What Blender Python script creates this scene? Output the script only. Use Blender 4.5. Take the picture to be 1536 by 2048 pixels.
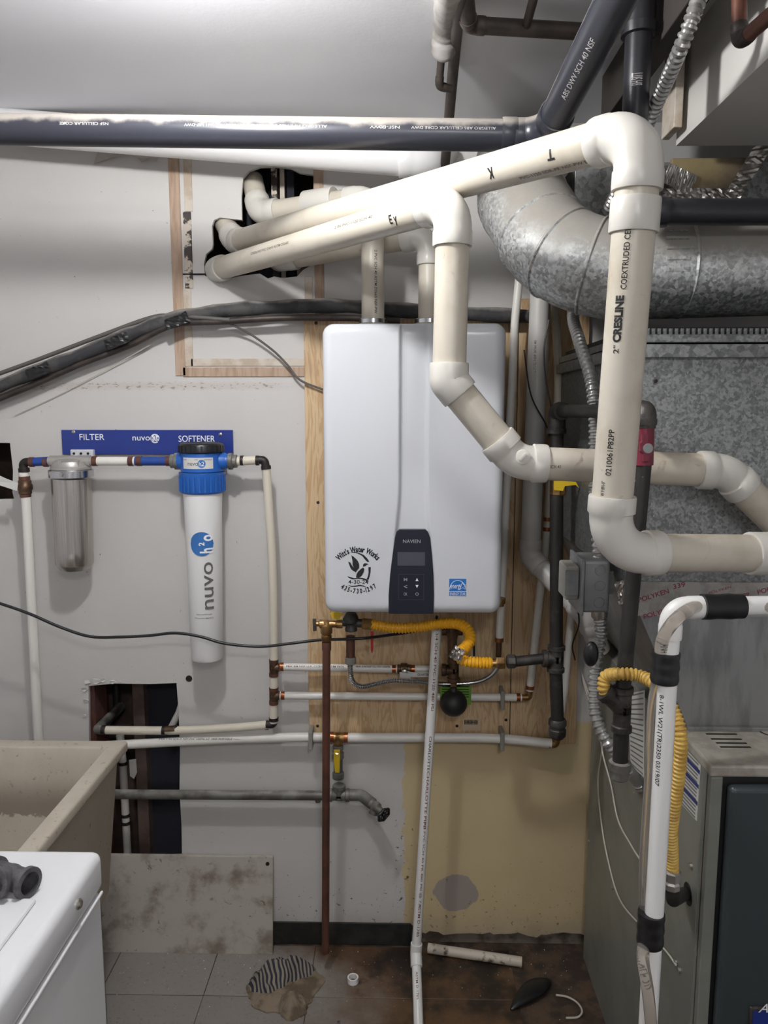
import bpy, bmesh, math, random
from mathutils import Vector as V, Matrix, noise as mnoise
from mathutils.geometry import tessellate_polygon

random.seed(7)
for o in list(bpy.data.objects): bpy.data.objects.remove(o)
scene = bpy.context.scene
COL = scene.collection

# ---------------------------------------------------------------- camera
FPX, CAMD, CAMZ = 1540.0, 2.25, 1.69
cam_data = bpy.data.cameras.new('camera')
cam = bpy.data.objects.new('camera', cam_data); COL.objects.link(cam)
cam.location = (0, -CAMD, CAMZ)
cam.rotation_euler = (math.radians(90 - 7.6), 0, math.radians(1.2))
cam_data.sensor_fit = 'VERTICAL'; cam_data.sensor_height = 36
cam_data.lens = FPX / 2048 * 36
cam_data.clip_start = 0.02
scene.camera = cam
# ---------------------------------------------------------------- world, lamp power, exposure
world = bpy.data.worlds.new('world'); scene.world = world; world.use_nodes = True
world.node_tree.nodes['Background'].inputs[0].default_value = (0.9, 0.95, 1, 1)
world.node_tree.nodes['Background'].inputs[1].default_value = 0.03
BULB_POWER = 455.0
BULB_COLOR = (0.985, 0.99, 1.0)
BULB_AT = (-0.36, -1.06, 2.38)
FILL_AT = (0.25, -3.1, 2.365)
FILL_POWER = 52.0
vs = scene.view_settings
vs.view_transform = 'Standard'; vs.look = 'None'; vs.gamma = 1; vs.use_curve_mapping = False
vs.exposure = 0.38

# ---------------------------------------------------------------- measuring helpers
_M = cam.rotation_euler.to_matrix()
CP = V(cam.location)
def ray(px, py):
    return (_M @ V(((px - 768) / FPX, (1024 - py) / FPX, -1))).normalized()
def A(px, py, Y):
    d = ray(px, py); return CP + d * ((Y - CP.y) / d.y)
def AX(px, py, X):
    d = ray(px, py); return CP + d * ((X - CP.x) / d.x)
def AZ(px, py, Z):
    d = ray(px, py); return CP + d * ((Z - CP.z) / d.z)
def lerp(a, b, t): return a + (b - a) * t

# ---------------------------------------------------------------- material helpers
def C(r, g, b):
    f = lambda v: (v / 255 / 12.92) if v / 255 <= .04045 else ((v / 255 + .055) / 1.055) ** 2.4
    return (f(r), f(g), f(b), 1)
class NT:
    def __init__(s, name):
        s.m = bpy.data.materials.new(name); s.m.use_nodes = True
        s.t = s.m.node_tree; s.b = s.t.nodes['Principled BSDF']
    def n(s, t): return s.t.nodes.new(t)
    def L(s, a, b): s.t.links.new(a, b)
    def put(s, sock, v):
        if isinstance(v, bpy.types.NodeSocket): s.L(v, sock)
        else: sock.default_value = v
    def math(s, op, a, b=None, c=None, clamp=False):
        n = s.n('ShaderNodeMath'); n.operation = op; n.use_clamp = clamp
        for i, v in enumerate((a, b, c)):
            if v is not None: s.put(n.inputs[i], v)
        return n.outputs[0]
    def mix(s, f, a, b):
        n = s.n('ShaderNodeMix'); n.data_type = 'RGBA'
        s.put(n.inputs[0], f); s.put(n.inputs[6], a); s.put(n.inputs[7], b)
        return n.outputs[2]
    def rng(s, v, lo, hi):
        n = s.n('ShaderNodeMapRange'); n.interpolation_type = 'SMOOTHSTEP'
        s.put(n.inputs[0], v); n.inputs[1].default_value = lo; n.inputs[2].default_value = hi
        return n.outputs[0]
    def obj(s): return s.n('ShaderNodeTexCoord').outputs['Object']
    def pos(s): return s.n('ShaderNodeNewGeometry').outputs['Position']
    def nrm(s): return s.n('ShaderNodeNewGeometry').outputs['Normal']
    def sep(s, v):
        n = s.n('ShaderNodeSeparateXYZ'); s.L(v, n.inputs[0]); return n.outputs
    def scale(s, v, k):
        n = s.n('ShaderNodeMapping'); s.L(v, n.inputs[0]); n.inputs['Scale'].default_value = k
        return n.outputs[0]
    def noise(s, v, sc, det=3, ro=.55, dist=0):
        n = s.n('ShaderNodeTexNoise'); s.L(v, n.inputs['Vector'])
        n.inputs['Scale'].default_value = sc; n.inputs['Detail'].default_value = det
        n.inputs['Roughness'].default_value = ro; n.inputs['Distortion'].default_value = dist
        return n.outputs[0]
    def bump(s, h, st, dist=.002):
        n = s.n('ShaderNodeBump'); n.inputs['Strength'].default_value = st
        n.inputs['Distance'].default_value = dist; s.L(h, n.inputs['Height'])
        s.L(n.outputs[0], s.b.inputs['Normal'])
    def fin(s, col=None, rough=.5, metal=0, spec=None):
        if col is not None: s.put(s.b.inputs['Base Color'], col)
        s.put(s.b.inputs['Roughness'], rough); s.put(s.b.inputs['Metallic'], metal)
        if spec is not None: s.b.inputs['Specular IOR Level'].default_value = spec
        return s.m
def mat(name, col, rough=.5, metal=0, col2=None, sc=8, lo=.42, hi=.62, bump=0, bsc=80, dust=None, stretch=(1,1,1),
        spec=None, dlo=.45, dhi=.9, stain=None):
    k = NT(name); o = k.obj(); c = col
    if col2:
        c = k.mix(k.rng(k.noise(k.scale(o, stretch), sc, 5, .6), lo, hi), col, col2)
    if stain:
        sc_, slo, shi, scol = stain
        c = k.mix(k.rng(k.noise(o, sc_, 6, .7, .8), slo, shi), c, scol)
    r = rough
    if dust:
        z = k.sep(k.nrm())[2]
        f = k.rng(k.math('ADD', z, k.math('MULTIPLY', k.math('SUBTRACT', k.noise(o, 25, 4), .5), .9)), dlo, dhi)
        c = k.mix(f, c, dust); r = k.math('MULTIPLY_ADD', f, .9 - rough, rough)
    if bump: k.bump(k.noise(o, bsc, 4), bump)
    return k.fin(c, r, metal, spec)

# ---------------------------------------------------------------- mesh helpers
ORG = {}
class MB:
    def __init__(s): s.v = []; s.f = []
    def add(s, vs_, fs):
        b = len(s.v); s.v += [V(p) for p in vs_]; s.f += [tuple(i + b for i in f) for f in fs]; return s
    def box(s, a, b):
        x0, y0, z0 = a; x1, y1, z1 = b
        return s.add([(x0,y0,z0),(x1,y0,z0),(x1,y1,z0),(x0,y1,z0),(x0,y0,z1),(x1,y0,z1),(x1,y1,z1),(x0,y1,z1)],
                     [(0,3,2,1),(4,5,6,7),(0,1,5,4),(1,2,6,5),(2,3,7,6),(3,0,4,7)])
    def obox(s, c, ax, ay, az):
        c, ax, ay, az = V(c), V(ax), V(ay), V(az)
        p = [c + ax*i + ay*j + az*k for k in (-1,1) for i, j in ((-1,-1),(1,-1),(1,1),(-1,1))]
        return s.add(p, [(0,3,2,1),(4,5,6,7),(0,1,5,4),(1,2,6,5),(2,3,7,6),(3,0,4,7)])
    def tube(s, path, r, seg=18, caps=True, ring=1):
        path = [V(p) for p in path]; n = len(path)
        rs = r if isinstance(r, (list, tuple)) else [r] * n
        tan = []
        for i in range(n):
            a = path[max(i-1,0)]; b = path[min(i+1,n-1)]; d = b - a
            if d.length < 1e-9: d = tan[-1] if tan else V((0,0,1))
            tan.append(d.normalized())
        up = V((0,0,1)) if abs(tan[0].z) < .9 else V((1,0,0))
        u = (up - tan[0] * up.dot(tan[0])).normalized()
        vs_, fs = [], []
        for i in range(n):
            u = u - tan[i] * u.dot(tan[i])
            u = u.normalized() if u.length > 1e-6 else tan[i].orthogonal().normalized()
            w = tan[i].cross(u)
            for k in range(seg):
                a = 2*math.pi*k/seg
                vs_.append(path[i] + (u*math.cos(a) + w*math.sin(a)) * rs[i])
        for i in range(n-1):
            for k in range(seg):
                k2 = (k+1) % seg
                fs.append((i*seg+k, i*seg+k2, (i+1)*seg+k2, (i+1)*seg+k))
        if caps:
            fs.append(tuple(range(seg))[::-1]); fs.append(tuple((n-1)*seg+k for k in range(seg)))
        return s.add(vs_, fs)
    def prof(s, a, d, prof, seg=24, caps=True):
        """lathe: prof = [(t, r)...] measured along d from a"""
        a = V(a); d = V(d).normalized(); u = d.orthogonal().normalized(); w = d.cross(u)
        vs_, fs = [], []
        for t, r in prof:
            for k in range(seg):
                an = 2*math.pi*k/seg
                vs_.append(a + d*t + (u*math.cos(an) + w*math.sin(an)) * max(r, 1e-5))
        for i in range(len(prof)-1):
            for k in range(seg):
                k2 = (k+1) % seg
                fs.append((i*seg+k, i*seg+k2, (i+1)*seg+k2, (i+1)*seg+k))
        if caps:
            n = len(prof); fs.append(tuple(range(seg))[::-1]); fs.append(tuple((n-1)*seg+k for k in range(seg)))
        return s.add(vs_, fs)
    def hexn(s, a, b, r): 
        a, b = V(a), V(b); d = b - a; L = d.length
        return s.prof(a, d, [(0, r*.9), (L*.12, r), (L*.88, r), (L, r*.9)], 6)
    def sphere(s, c, r, seg=20, rings=12, sq=(1,1,1)):
        c = V(c); pr = []
        vs_, fs = [], []
        for i in range(rings+1):
            th = math.pi*i/rings
            for k in range(seg):
                a = 2*math.pi*k/seg; rr = max(math.sin(th), 1e-3)
                vs_.append(c + V((math.cos(a)*rr*r*sq[0], math.sin(a)*rr*r*sq[1], math.cos(th)*r*sq[2])))
        for i in range(rings):
            for k in range(seg):
                k2 = (k+1) % seg
                fs.append((i*seg+k, (i+1)*seg+k, (i+1)*seg+k2, i*seg+k2))
        return s.add(vs_, fs)
    def prism(s, pts, d):
        """polygon (3D points) extruded along vector d"""
        pts = [V(p) for p in pts]; d = V(d); n = len(pts)
        tris = tessellate_polygon([pts])
        fs = [tuple(t) for t in tris] + [tuple(i + n for i in t[::-1]) for t in tris]
        fs += [(i, i+n, (i+1) % n + n, (i+1) % n) for i in range(n)]
        return s.add(pts + [p + d for p in pts], fs)
    def flat(s, pts):
        pts = [V(p) for p in pts]
        return s.add(pts, [tuple(t) for t in tessellate_polygon([pts])])
    def build(s, name, m, parent=None, smooth=40, bevel=0, bseg=2, loc=None):
        me = bpy.data.meshes.new(name)
        if parent is not None: org = ORG[parent]
        elif loc is not None: org = V(loc)
        else:
            lo = V([min(p[i] for p in s.v) for i in range(3)]); hi = V([max(p[i] for p in s.v) for i in range(3)])
            org = V(((lo.x+hi.x)/2, (lo.y+hi.y)/2, lo.z))
        me.from_pydata([tuple(p - org) for p in s.v], [], s.f)
        bm = bmesh.new(); bm.from_mesh(me)
        bmesh.ops.recalc_face_normals(bm, faces=bm.faces)
        if bevel:
            ed = [e for e in bm.edges if len(e.link_faces) == 2 and e.calc_face_angle(0) > .6]
            bmesh.ops.bevel(bm, geom=ed, offset=bevel, segments=bseg, profile=.5, affect='EDGES', clamp_overlap=True)
        bm.to_mesh(me); bm.free()
        if smooth:
            for p in me.polygons: p.use_smooth = True
            me.set_sharp_from_angle(angle=math.radians(smooth))
        o = bpy.data.objects.new(name, me); COL.objects.link(o)
        if m: me.materials.append(m)
        if parent is not None: o.parent = parent
        else: o.location = org
        ORG[o] = org
        return o
def tag(o, label=None, cat=None, group=None, kind=None):
    if label: o['label'] = label
    if cat: o['category'] = cat
    if group: o['group'] = group
    if kind: o['kind'] = kind
    return o
def thing(name, label, cat, loc, group=None):
    o = bpy.data.objects.new(name, None); COL.objects.link(o); o.location = loc
    o.empty_display_size = .02; ORG[o] = V(loc); return tag(o, label, cat, group)

def fillet(pts, rad, n=8):
    pts = [V(p) for p in pts]; out = [pts[0]]
    for i in range(1, len(pts)-1):
        p = pts[i]; d1 = (p - pts[i-1]); d2 = (pts[i+1] - p)
        r = rad[i-1] if isinstance(rad, (list, tuple)) else rad
        a, b = d1.normalized(), d2.normalized(); th = a.angle(b)
        if th < .02: out.append(p); continue
        t = min(r * math.tan(th/2), d1.length*.48, d2.length*.48)
        p0, p1 = p - a*t, p + b*t; rr = t / math.tan(th/2)
        c = p0 + ((b - a*a.dot(b)).normalized()) * rr
        for k in range(n+1):
            an = th*k/n
            out.append(c + (p0 - c)*math.cos(an) + a*rr*math.sin(an))
    out.append(pts[-1]); return out
def spline(pts, n=8):
    pts = [V(p) for p in pts]; out = []
    q = [pts[0]*2 - pts[1]] + pts + [pts[-1]*2 - pts[-2]]
    for i in range(1, len(q)-2):
        p0, p1, p2, p3 = q[i-1], q[i], q[i+1], q[i+2]
        for k in range(n):
            t = k/n
            out.append(.5*((2*p1) + (p2-p0)*t + (2*p0-5*p1+4*p2-p3)*t*t + (3*p1-p0-3*p2+p3)*t**3))
    out.append(pts[-1]); return out
def resample(path, step):
    out = [path[0]]; acc = 0; prev = path[0]
    for p in path[1:]:
        seg = (p - prev).length
        while acc + seg >= step:
            t = (step - acc)/seg; prev = prev + (p - prev)*t; out.append(prev); seg = (p - prev).length; acc = 0
        acc += seg; prev = p
    return out
def ribbed(mb, path, r, pitch, amp, seg=14, sharp=False):
    q = resample(path, pitch/4); pat = (1, .5, -1, .5) if not sharp else (1, 1, -.6, -.6)
    return mb.tube(q, [r + amp*pat[i % 4] for i in range(len(q))], seg)

# text -> 2D triangles (built-in font)
def text2d(string, bold=0):
    cu = bpy.data.curves.new('txt', 'FONT'); cu.body = string; cu.size = 1; cu.resolution_u = 3; cu.offset = bold
    ob = bpy.data.objects.new('txt', cu); COL.objects.link(ob)
    me = ob.to_mesh(); v = [(p.co.x, p.co.y) for p in me.vertices]; f = [tuple(p.vertices) for p in me.polygons]
    ob.to_mesh_clear(); bpy.data.objects.remove(ob); bpy.data.curves.remove(cu)
    return v, f
def fit2d(string, w, h, bold=.006):
    v, f = text2d(string, bold)
    x0 = min(p[0] for p in v); x1 = max(p[0] for p in v); y0 = min(p[1] for p in v); y1 = max(p[1] for p in v)
    sx = w/(x1-x0); sy = h/max(y1-y0, 1e-6) if h else sx
    return [((p[0]-(x0+x1)/2)*sx, (p[1]-(y0+y1)/2)*sy) for p in v], f
def text_px(parent, string, x0, y0, x1, y1, Y, m, name='lettering', lift=.0006):
    c = A((x0+x1)/2, (y0+y1)/2, Y); w = abs(A(x1, y0, Y).x - A(x0, y0, Y).x); h = abs(A(x0, y0, Y).z - A(x0, y1, Y).z)
    v, f = fit2d(string, w, h); b = MB(); b.add([(c.x+p[0], Y-lift, c.z+p[1]) for p in v], f)
    return b.build(name, m, parent, smooth=0)
def pipe_text(parent, a, d, R, string, t0, w, h, m, rot=0, name='lettering', lift=.0004, face=None, bold=.006):
    """text wrapped on a pipe: centre at a + d*t0, reading along d, turned to the room then rotated by rot about d"""
    a, d = V(a), V(d).normalized(); p = a + d*t0
    n = (face if face else (CP - p)); n = (n - d*n.dot(d)).normalized()
    n = Matrix.Rotation(rot, 3, d) @ n
    u = n.cross(d)
    v, f = fit2d(string, w, h, bold)
    bm = bmesh.new(); vs_ = [bm.verts.new((q[0], q[1], 0)) for q in v]
    for ff in f:
        try: bm.faces.new([vs_[i] for i in ff])
        except ValueError: pass
    st = max(1, int(h/(R*.16)))
    for k in range(1, st):
        bmesh.ops.bisect_plane(bm, geom=bm.verts[:]+bm.edges[:]+bm.faces[:], plane_co=(0, -h/2+h*k/st, 0), plane_no=(0,1,0))
    bm.verts.index_update()
    b = MB()
    b.add([p + d*q.co.x + (n*math.cos(q.co.y/R) + u*math.sin(q.co.y/R))*(R+lift) for q in bm.verts],
          [tuple(q.index for q in ff.verts) for ff in bm.faces])
    bm.free()
    return b.build(name, m, parent, smooth=0)

# glued pipe run: straight pipes, elbows with hubs at every corner, couplings
def run(root, pts, R, mp, mf, bend=None, hub=None, k=1.17, seg=28, sharp=(), sweep=()):
    pts = [V(p) for p in pts]; n = len(pts); bend = bend or R*1.5; hub = hub or R*.85
    cuts = []
    for i in range(1, n-1):
        p = pts[i]; a = (p - pts[i-1]).normalized(); b = (pts[i+1] - p).normalized(); th = a.angle(b)
        bd = R*.35 if i in sharp else (bend*1.25 if i in sweep else bend)
        t = bd*math.tan(th/2)
        arc = fillet([p - a*(t+1), p, p + b*(t+1)], bd, 10)[1:-1]
        h = hub
        path = [arc[0]-a*h, arc[0]-a*(h-.003), arc[0]-a*h*.12, arc[0]-a*h*.02] + arc[1:-1] + [arc[-1]+b*h*.02, arc[-1]+b*h*.12, arc[-1]+b*(h-.003), arc[-1]+b*h]
        kk = k - (0 if i in sharp else .11 if i in sweep else .05)
        rs = [R*(k-.03), R*k, R*k, R*kk] + [R*kk]*(len(arc)-2) + [R*kk, R*k, R*k, R*(k-.03)]
        MB().tube(path, rs, seg).build('elbow', mf, root, 50)
        cuts.append((arc[0]-a*h*.3, arc[-1]+b*h*.3))
    st = [pts[0]] + [c[1] for c in cuts]; en = [c[0] for c in cuts] + [pts[-1]]
    out = []
    for s_, e_ in zip(st, en):
        out.append((MB().tube([s_, e_], R, seg).build('pipe', mp, root), s_, e_))
    return out
def coupling(root, p, d, R, L, m, k=1.17, name='coupling', seg=28):
    d = V(d).normalized(); p = V(p)
    return MB().tube([p-d*L/2, p-d*(L/2-.002), p+d*(L/2-.002), p+d*L/2], [R*(k-.03), R*k, R*k, R*(k-.03)], seg).build(name, m, root)
def crimp(root, p, d, R, m, L=.011, k=1.13):
    d = V(d).normalized(); p = V(p)
    return MB().tube([p-d*L/2, p+d*L/2], R*k, 16).build('crimp_ring', m, root)
def pexrun(root, pts, R, mp, mfit, mring, ends=(0,0), cl=.03, seg=16):
    """pex tubing with brass corner fittings and crimp rings; returns segments"""
    pts = [V(p) for p in pts]; n = len(pts); segs = []
    for i in range(n-1):
        a, b = pts[i], pts[i+1]; d = (b-a).normalized()
        s_ = a + d*(cl if i > 0 else ends[0]); e_ = b - d*(cl if i < n-2 else ends[1])
        MB().tube([s_, e_], R, seg).build('pipe', mp, root); segs.append((s_, e_))
        if i > 0: crimp(root, s_ + d*.010, d, R, mring)
        if i < n-2: crimp(root, e_ - d*.010, d, R, mring)
        if i == 0 and ends[0]: crimp(root, s_ + d*.010, d, R, mring)
        if i == n-2 and ends[1]: crimp(root, e_ - d*.010, d, R, mring)
    for i in range(1, n-1):
        a = (pts[i-1]-pts[i]).normalized(); b = (pts[i+1]-pts[i]).normalized()
        MB().tube(fillet([pts[i]+a*cl*1.05, pts[i], pts[i]+b*cl*1.05], R*.7), R*.86, seg).build('elbow', mfit, root)
    return segs
def tee(root, p, dirs, R, L, m, name='tee', band=True, k=1.15):
    b = MB(); p = V(p)
    for d in dirs:
        d = V(d).normalized()
        if band: b.prof(p - d*R*.5, d, [(0, R*k), (L+R*.5-.013, R*k), (L+R*.5-.011, R*(k+.2)), (L+R*.5-.001, R*(k+.2)), (L+R*.5, R*(k+.12))], 20)
        else: b.prof(p - d*R*.5, d, [(0, R*k), (L+R*.5, R*k)], 18)
    return b.build(name, m, root)

# ================================================================ materials
CEIL = 2.47
def wall_paint():
    k = NT('wall_paint'); P = k.pos(); x, y, z = k.sep(P)
    n1 = k.noise(P, 3, 4); n2 = k.noise(P, 38, 5, .65); n3 = k.noise(P, 9, 5, .65)
    c = k.mix(n1, C(190, 186, 181), C(204, 201, 197))
    xe = A(808, 1650, 0).x
    tanm = k.math('MULTIPLY', k.rng(k.math('ADD', x, k.math('MULTIPLY', k.math('SUBTRACT', n3, .5), .1)), xe-.004, xe+.004),
                  k.rng(z, A(0, 1440, 0).z + .02, A(0, 1440, 0).z))
    c = k.mix(tanm, c, k.mix(n3, C(192, 171, 130), C(206, 188, 150)))
    # bare plaster patch
    g = A(912, 1785, 0)
    dx = k.math('DIVIDE', k.math('SUBTRACT', x, g.x), .068); dz = k.math('DIVIDE', k.math('SUBTRACT', z, g.z), .062)
    rr = k.math('ADD', k.math('SQRT', k.math('ADD', k.math('MULTIPLY', dx, dx), k.math('MULTIPLY', dz, dz))), k.math('MULTIPLY', k.math('SUBTRACT', n3, .5), .9))
    c = k.mix(k.rng(rr, 1.0, .93), c, C(158, 146, 138))
    # old flaking line across the wall
    zl = A(300, 772, 0).z
    band = k.math('MULTIPLY', k.rng(k.math('ABSOLUTE', k.math('SUBTRACT', z, zl)), .016, .002), k.rng(x, A(600,772,0).x, A(520,772,0).x))
    c = k.mix(k.math('MULTIPLY', band, k.rng(k.noise(k.scale(P, (1,1,2.5)), 60, 5, .7), .54, .62)), c, C(112, 92, 80))
    c = k.mix(k.math('MULTIPLY', band, .25), c, C(170, 155, 140))
    # black specks / scuffs, thick near the floor and by the hose tap
    low = k.rng(z, .34, .06)
    tap = k.math('MULTIPLY', k.rng(k.math('ABSOLUTE', k.math('SUBTRACT', x, A(800,1700,0).x)), .07, .0), k.rng(z, .55, .35))
    amt = k.math('MAXIMUM', k.math('MULTIPLY', low, .8), tap)
    sp = k.rng(k.math('ADD', k.noise(P, 55, 6, .7), k.math('MULTIPLY', amt, .09)), .66, .70)
    c = k.mix(k.math('MULTIPLY', sp, .85), c, C(70, 56, 48))
    c = k.mix(k.math('MULTIPLY', k.rng(k.noise(P, 75, 4, .6), .715, .73), .7), c, C(80, 70, 66))
    # mould freckles low on the wall, damp tide mark
    c = k.mix(k.math('MULTIPLY', k.rng(k.math('ADD', z, k.math('MULTIPLY', n3, .12)), .2, .08), .55), c, C(150, 138, 122))
    k.bump(n2, .18, .003)
    return k.fin(c, .62)
def ceiling_paint():
    k = NT('ceiling_paint'); P = k.pos()
    c = k.mix(k.noise(P, 2, 3), C(214, 214, 217), C(224, 224, 227)); k.bump(k.noise(P, 120, 3), .12, .002)
    return k.fin(c, .36)
def galv(name, base=.36, sc=48, dusty=False, tint=(1, 1.02, 1.0)):
    k = NT(name); o = k.obj()
    v = k.n('ShaderNodeTexVoronoi'); k.L(o, v.inputs['Vector']); v.inputs['Scale'].default_value = sc; v.inputs['Randomness'].default_value = 1
    nz = k.n('ShaderNodeTexNoise'); k.L(o, nz.inputs['Vector']); nz.inputs['Scale'].default_value = sc*1.3; nz.inputs['Detail'].default_value = 4
    nz.inputs['Roughness'].default_value = .7
    f = k.math('MULTIPLY_ADD', k.sep(v.outputs['Color'])[0], .45, k.math('MULTIPLY', nz.outputs[0], .75))
    f = k.rng(f, .3, .95)
    a = tuple(base*.75*t for t in tint)+(1,); b = tuple(min(1, base*1.75*t) for t in tint)+(1,)
    c = k.mix(f, a, b); r = k.math('MULTIPLY_ADD', f, .18, .38); met = .75
    if dusty:
        zf = k.rng(k.math('ADD', k.sep(k.nrm())[2], k.math('MULTIPLY', k.math('SUBTRACT', k.noise(o, 16, 5), .5), .8)), -.35, .45)
        c = k.mix(zf, c, C(142, 137, 129)); r = k.math('MULTIPLY_ADD', zf, .35, r); met = k.math('MULTIPLY_ADD', zf, -.7, .75)
    return k.fin(c, r, met)
def plywood(name):
    k = NT(name); P = k.pos()
    q = k.scale(P, (9, 1, 1.1))
    d = k.noise(q, 2.2, 4, .6, 1.2)
    w = k.math('SINE', k.math('MULTIPLY', d, 46))
    g = k.noise(k.scale(P, (70, 1, 3)), 3, 4, .6)
    c = k.mix(k.rng(w, -.3, .95), C(198, 170, 132), C(176, 138, 95))
    c = k.mix(k.math('MULTIPLY', g, .45), c, C(222, 198, 160))
    c = k.mix(k.math('MULTIPLY', k.rng(k.noise(P, 4, 3), .55, .75), .4), c, C(140, 106, 74))
    k.bump(g, .15, .001)
    return k.fin(c, .6)
def tile_mat():
    k = NT('floor_tile_dirty'); P = k.pos(); x, y, z = k.sep(P)
    rnd = k.n('ShaderNodeObjectInfo').outputs['Random']
    n1 = k.noise(P, 5, 6, .65); n2 = k.noise(P, 22, 6, .7); n3 = k.noise(P, 90, 4, .6)
    c = k.mix(k.math('MULTIPLY_ADD', n2, .5, k.math('MULTIPLY', rnd, .5)), C(126, 120, 114), C(148, 142, 135))
    c = k.mix(k.rng(n3, .55, .75), c, C(112, 104, 98))
    brown = k.mix(n2, C(66, 48, 36), C(112, 84, 56))
    dx = k.math('ADD', k.math('MULTIPLY_ADD', x, 1.6, k.math('MULTIPLY', n1, .9)), k.math('MULTIPLY', k.rng(y, -.16, 0), .35))
    f = k.rng(dx, -.05, .42)
    c = k.mix(f, c, brown)
    c = k.mix(k.math('MULTIPLY', k.rng(n1, .56, .7), k.rng(n2, .45, .6)), c, C(150, 134, 112))
    c = k.mix(k.rng(k.math('MULTIPLY', f, n1), .42, .6), c, C(40, 31, 26))
    k.bump(n2, .3, .002)
    return k.fin(c, k.math('MULTIPLY_ADD', f, -.2, .65))
SINK_X1, SINK_Y1 = AZ(256, 1481, .82).x, AZ(256, 1481, .82).y
def sink_mat():
    k = NT('cast_sink_grey'); o = k.pos(); x, y, z = k.sep(o)
    n = k.noise(k.scale(o, (1, 1, .35)), 12, 6, .65); n2 = k.noise(o, 70, 5, .65)
    c = k.mix(n, C(164, 154, 138), C(192, 183, 168))
    # grime inside with its own tide line
    zz = k.math('ADD', z, k.math('MULTIPLY', k.math('SUBTRACT', n2, .5), .05))
    inner = k.math('MULTIPLY', k.rng(x, SINK_X1-.05, SINK_X1-.06), k.rng(y, SINK_Y1-.05, SINK_Y1-.06))
    ins = k.math('MULTIPLY', k.math('MULTIPLY', k.rng(z, .765, .67), k.rng(zz, .642, .65)), inner)
    c = k.mix(k.math('MULTIPLY', ins, .75), c, C(104, 93, 80))
    c = k.mix(k.rng(k.math('ADD', n2, k.math('MULTIPLY', ins, .03)), .6, .72), c, C(132, 118, 100))
    k.bump(n2, .25, .002)
    return k.fin(c, .75)

W = {}
W['wall'] = wall_paint(); W['ceiling'] = ceiling_paint()
W['galv'] = galv('galvanised_sheet', .20, 190); W['galv_duct'] = galv('galvanised_duct', .40, 150, True)
W['galv_dark'] = galv('galvanised_dull', .2, 90); W['steel_new'] = mat('galvanised_smooth', C(150,150,148), .4, .6, col2=C(128,128,127), sc=10, stretch=(3,1,.6))
W['ply'] = plywood('pine_plywood'); W['tile'] = tile_mat(); W['sink'] = sink_mat()
W['concrete'] = mat('damp_concrete', C(120, 110, 98), .85, col2=C(78, 66, 56), sc=14, bump=.4)
W['dirt'] = mat('floor_slab', C(52, 41, 33), .75, col2=C(84, 66, 50), sc=14, bump=.9, bsc=45, stain=(30, .62, .74, C(104, 90, 72)))
W['raw_wood'] = mat('raw_pine', C(176, 152, 132), .7, col2=C(158, 132, 110), sc=14, stretch=(6,1,.6), bump=.2)
W['paint_strip'] = mat('old_painted_strip', C(198, 188, 174), .65, col2=C(176, 160, 140), sc=16, bump=.2)
W['mould_strip'] = mat('mouldy_painted_strip', C(196, 184, 168), .65, col2=C(56, 48, 44), sc=36, lo=.47, hi=.54, bump=.2)
W['cavity'] = mat('cavity_board', C(92, 74, 66), .9, col2=C(72, 58, 52), sc=8)
W['cavity_dark'] = mat('tar_paper', C(34, 35, 44), .9)
W['stud'] = mat('old_stud', C(96, 58, 46), .8, col2=C(70, 42, 36), sc=14, stretch=(5,1,.5))
W['pvc_vent'] = mat('aged_white_pvc', C(197, 189, 174), .36, col2=C(180, 170, 152), sc=9, lo=.45, hi=.75, dust=C(158, 142, 120), dlo=.7, dhi=1.35, stain=(17, .6, .78, C(150, 128, 102)))
W['pvc_fit'] = mat('white_pvc_fitting', C(204, 200, 191), .32, dust=C(172, 160, 142), dlo=.75, dhi=1.4, stain=(26, .66, .8, C(160, 146, 124)))
W['pvc_new'] = mat('new_white_pvc', C(232, 230, 228), .3)
W['pvc_grey'] = mat('greyed_pvc', C(196, 192, 186), .4)
W['pvc_drain'] = mat('white_drain_pvc', C(226, 224, 220), .3)
W['pvc_dirty'] = mat('dirty_white_pvc', C(196, 186, 170), .5, col2=C(90, 76, 62), sc=30, lo=.55, hi=.68)
W['abs'] = mat('black_abs', C(46, 47, 54), .3, dust=C(150, 143, 135), dlo=.12, dhi=.6)
W['abs_clean'] = mat('black_abs_clean', C(38, 38, 42), .32, dust=C(110, 104, 98), dlo=.8, dhi=1.4)
W['pex'] = mat('white_pex', C(228, 224, 216), .34)
W['pex_aged'] = mat('ivory_pex', C(214, 206, 188), .4)
W['copper'] = mat('dull_copper', C(114, 76, 63), .42, .45, col2=C(96, 63, 54), sc=12)
W['copper_old'] = mat('tarnished_copper', C(76, 67, 62), .5, .45, col2=C(60, 55, 51), sc=18, dust=C(120, 112, 104), dlo=.6, dhi=1.2)
W['copper_ring'] = mat('copper_crimp', C(158, 98, 64), .32, .85)
W['black_ring'] = mat('black_crimp', C(46, 40, 38), .5, .4)
W['brass'] = mat('brass', C(176, 140, 92), .32, .85, col2=C(138, 104, 66), sc=30)
W['bronze'] = mat('dull_bronze', C(112, 88, 68), .45, .75, col2=C(86, 68, 54), sc=30)
W['iron'] = mat('black_iron', C(52, 49, 47), .5, .45, col2=C(74, 70, 66), sc=24, lo=.5, hi=.75, bump=.25, bsc=150)
W['iron_fit'] = mat('malleable_iron', C(82, 78, 74), .5, .55, col2=C(60, 56, 54), sc=40, bump=.3, bsc=160)
W['galv_pipe'] = mat('galvanised_pipe', C(118, 116, 110), .5, .35, col2=C(88, 84, 78), sc=18, bump=.2, dust=C(170, 166, 160), dlo=.75, dhi=1.3)
W['conduit'] = mat('steel_conduit', C(176, 174, 170), .3, .7)
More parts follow.
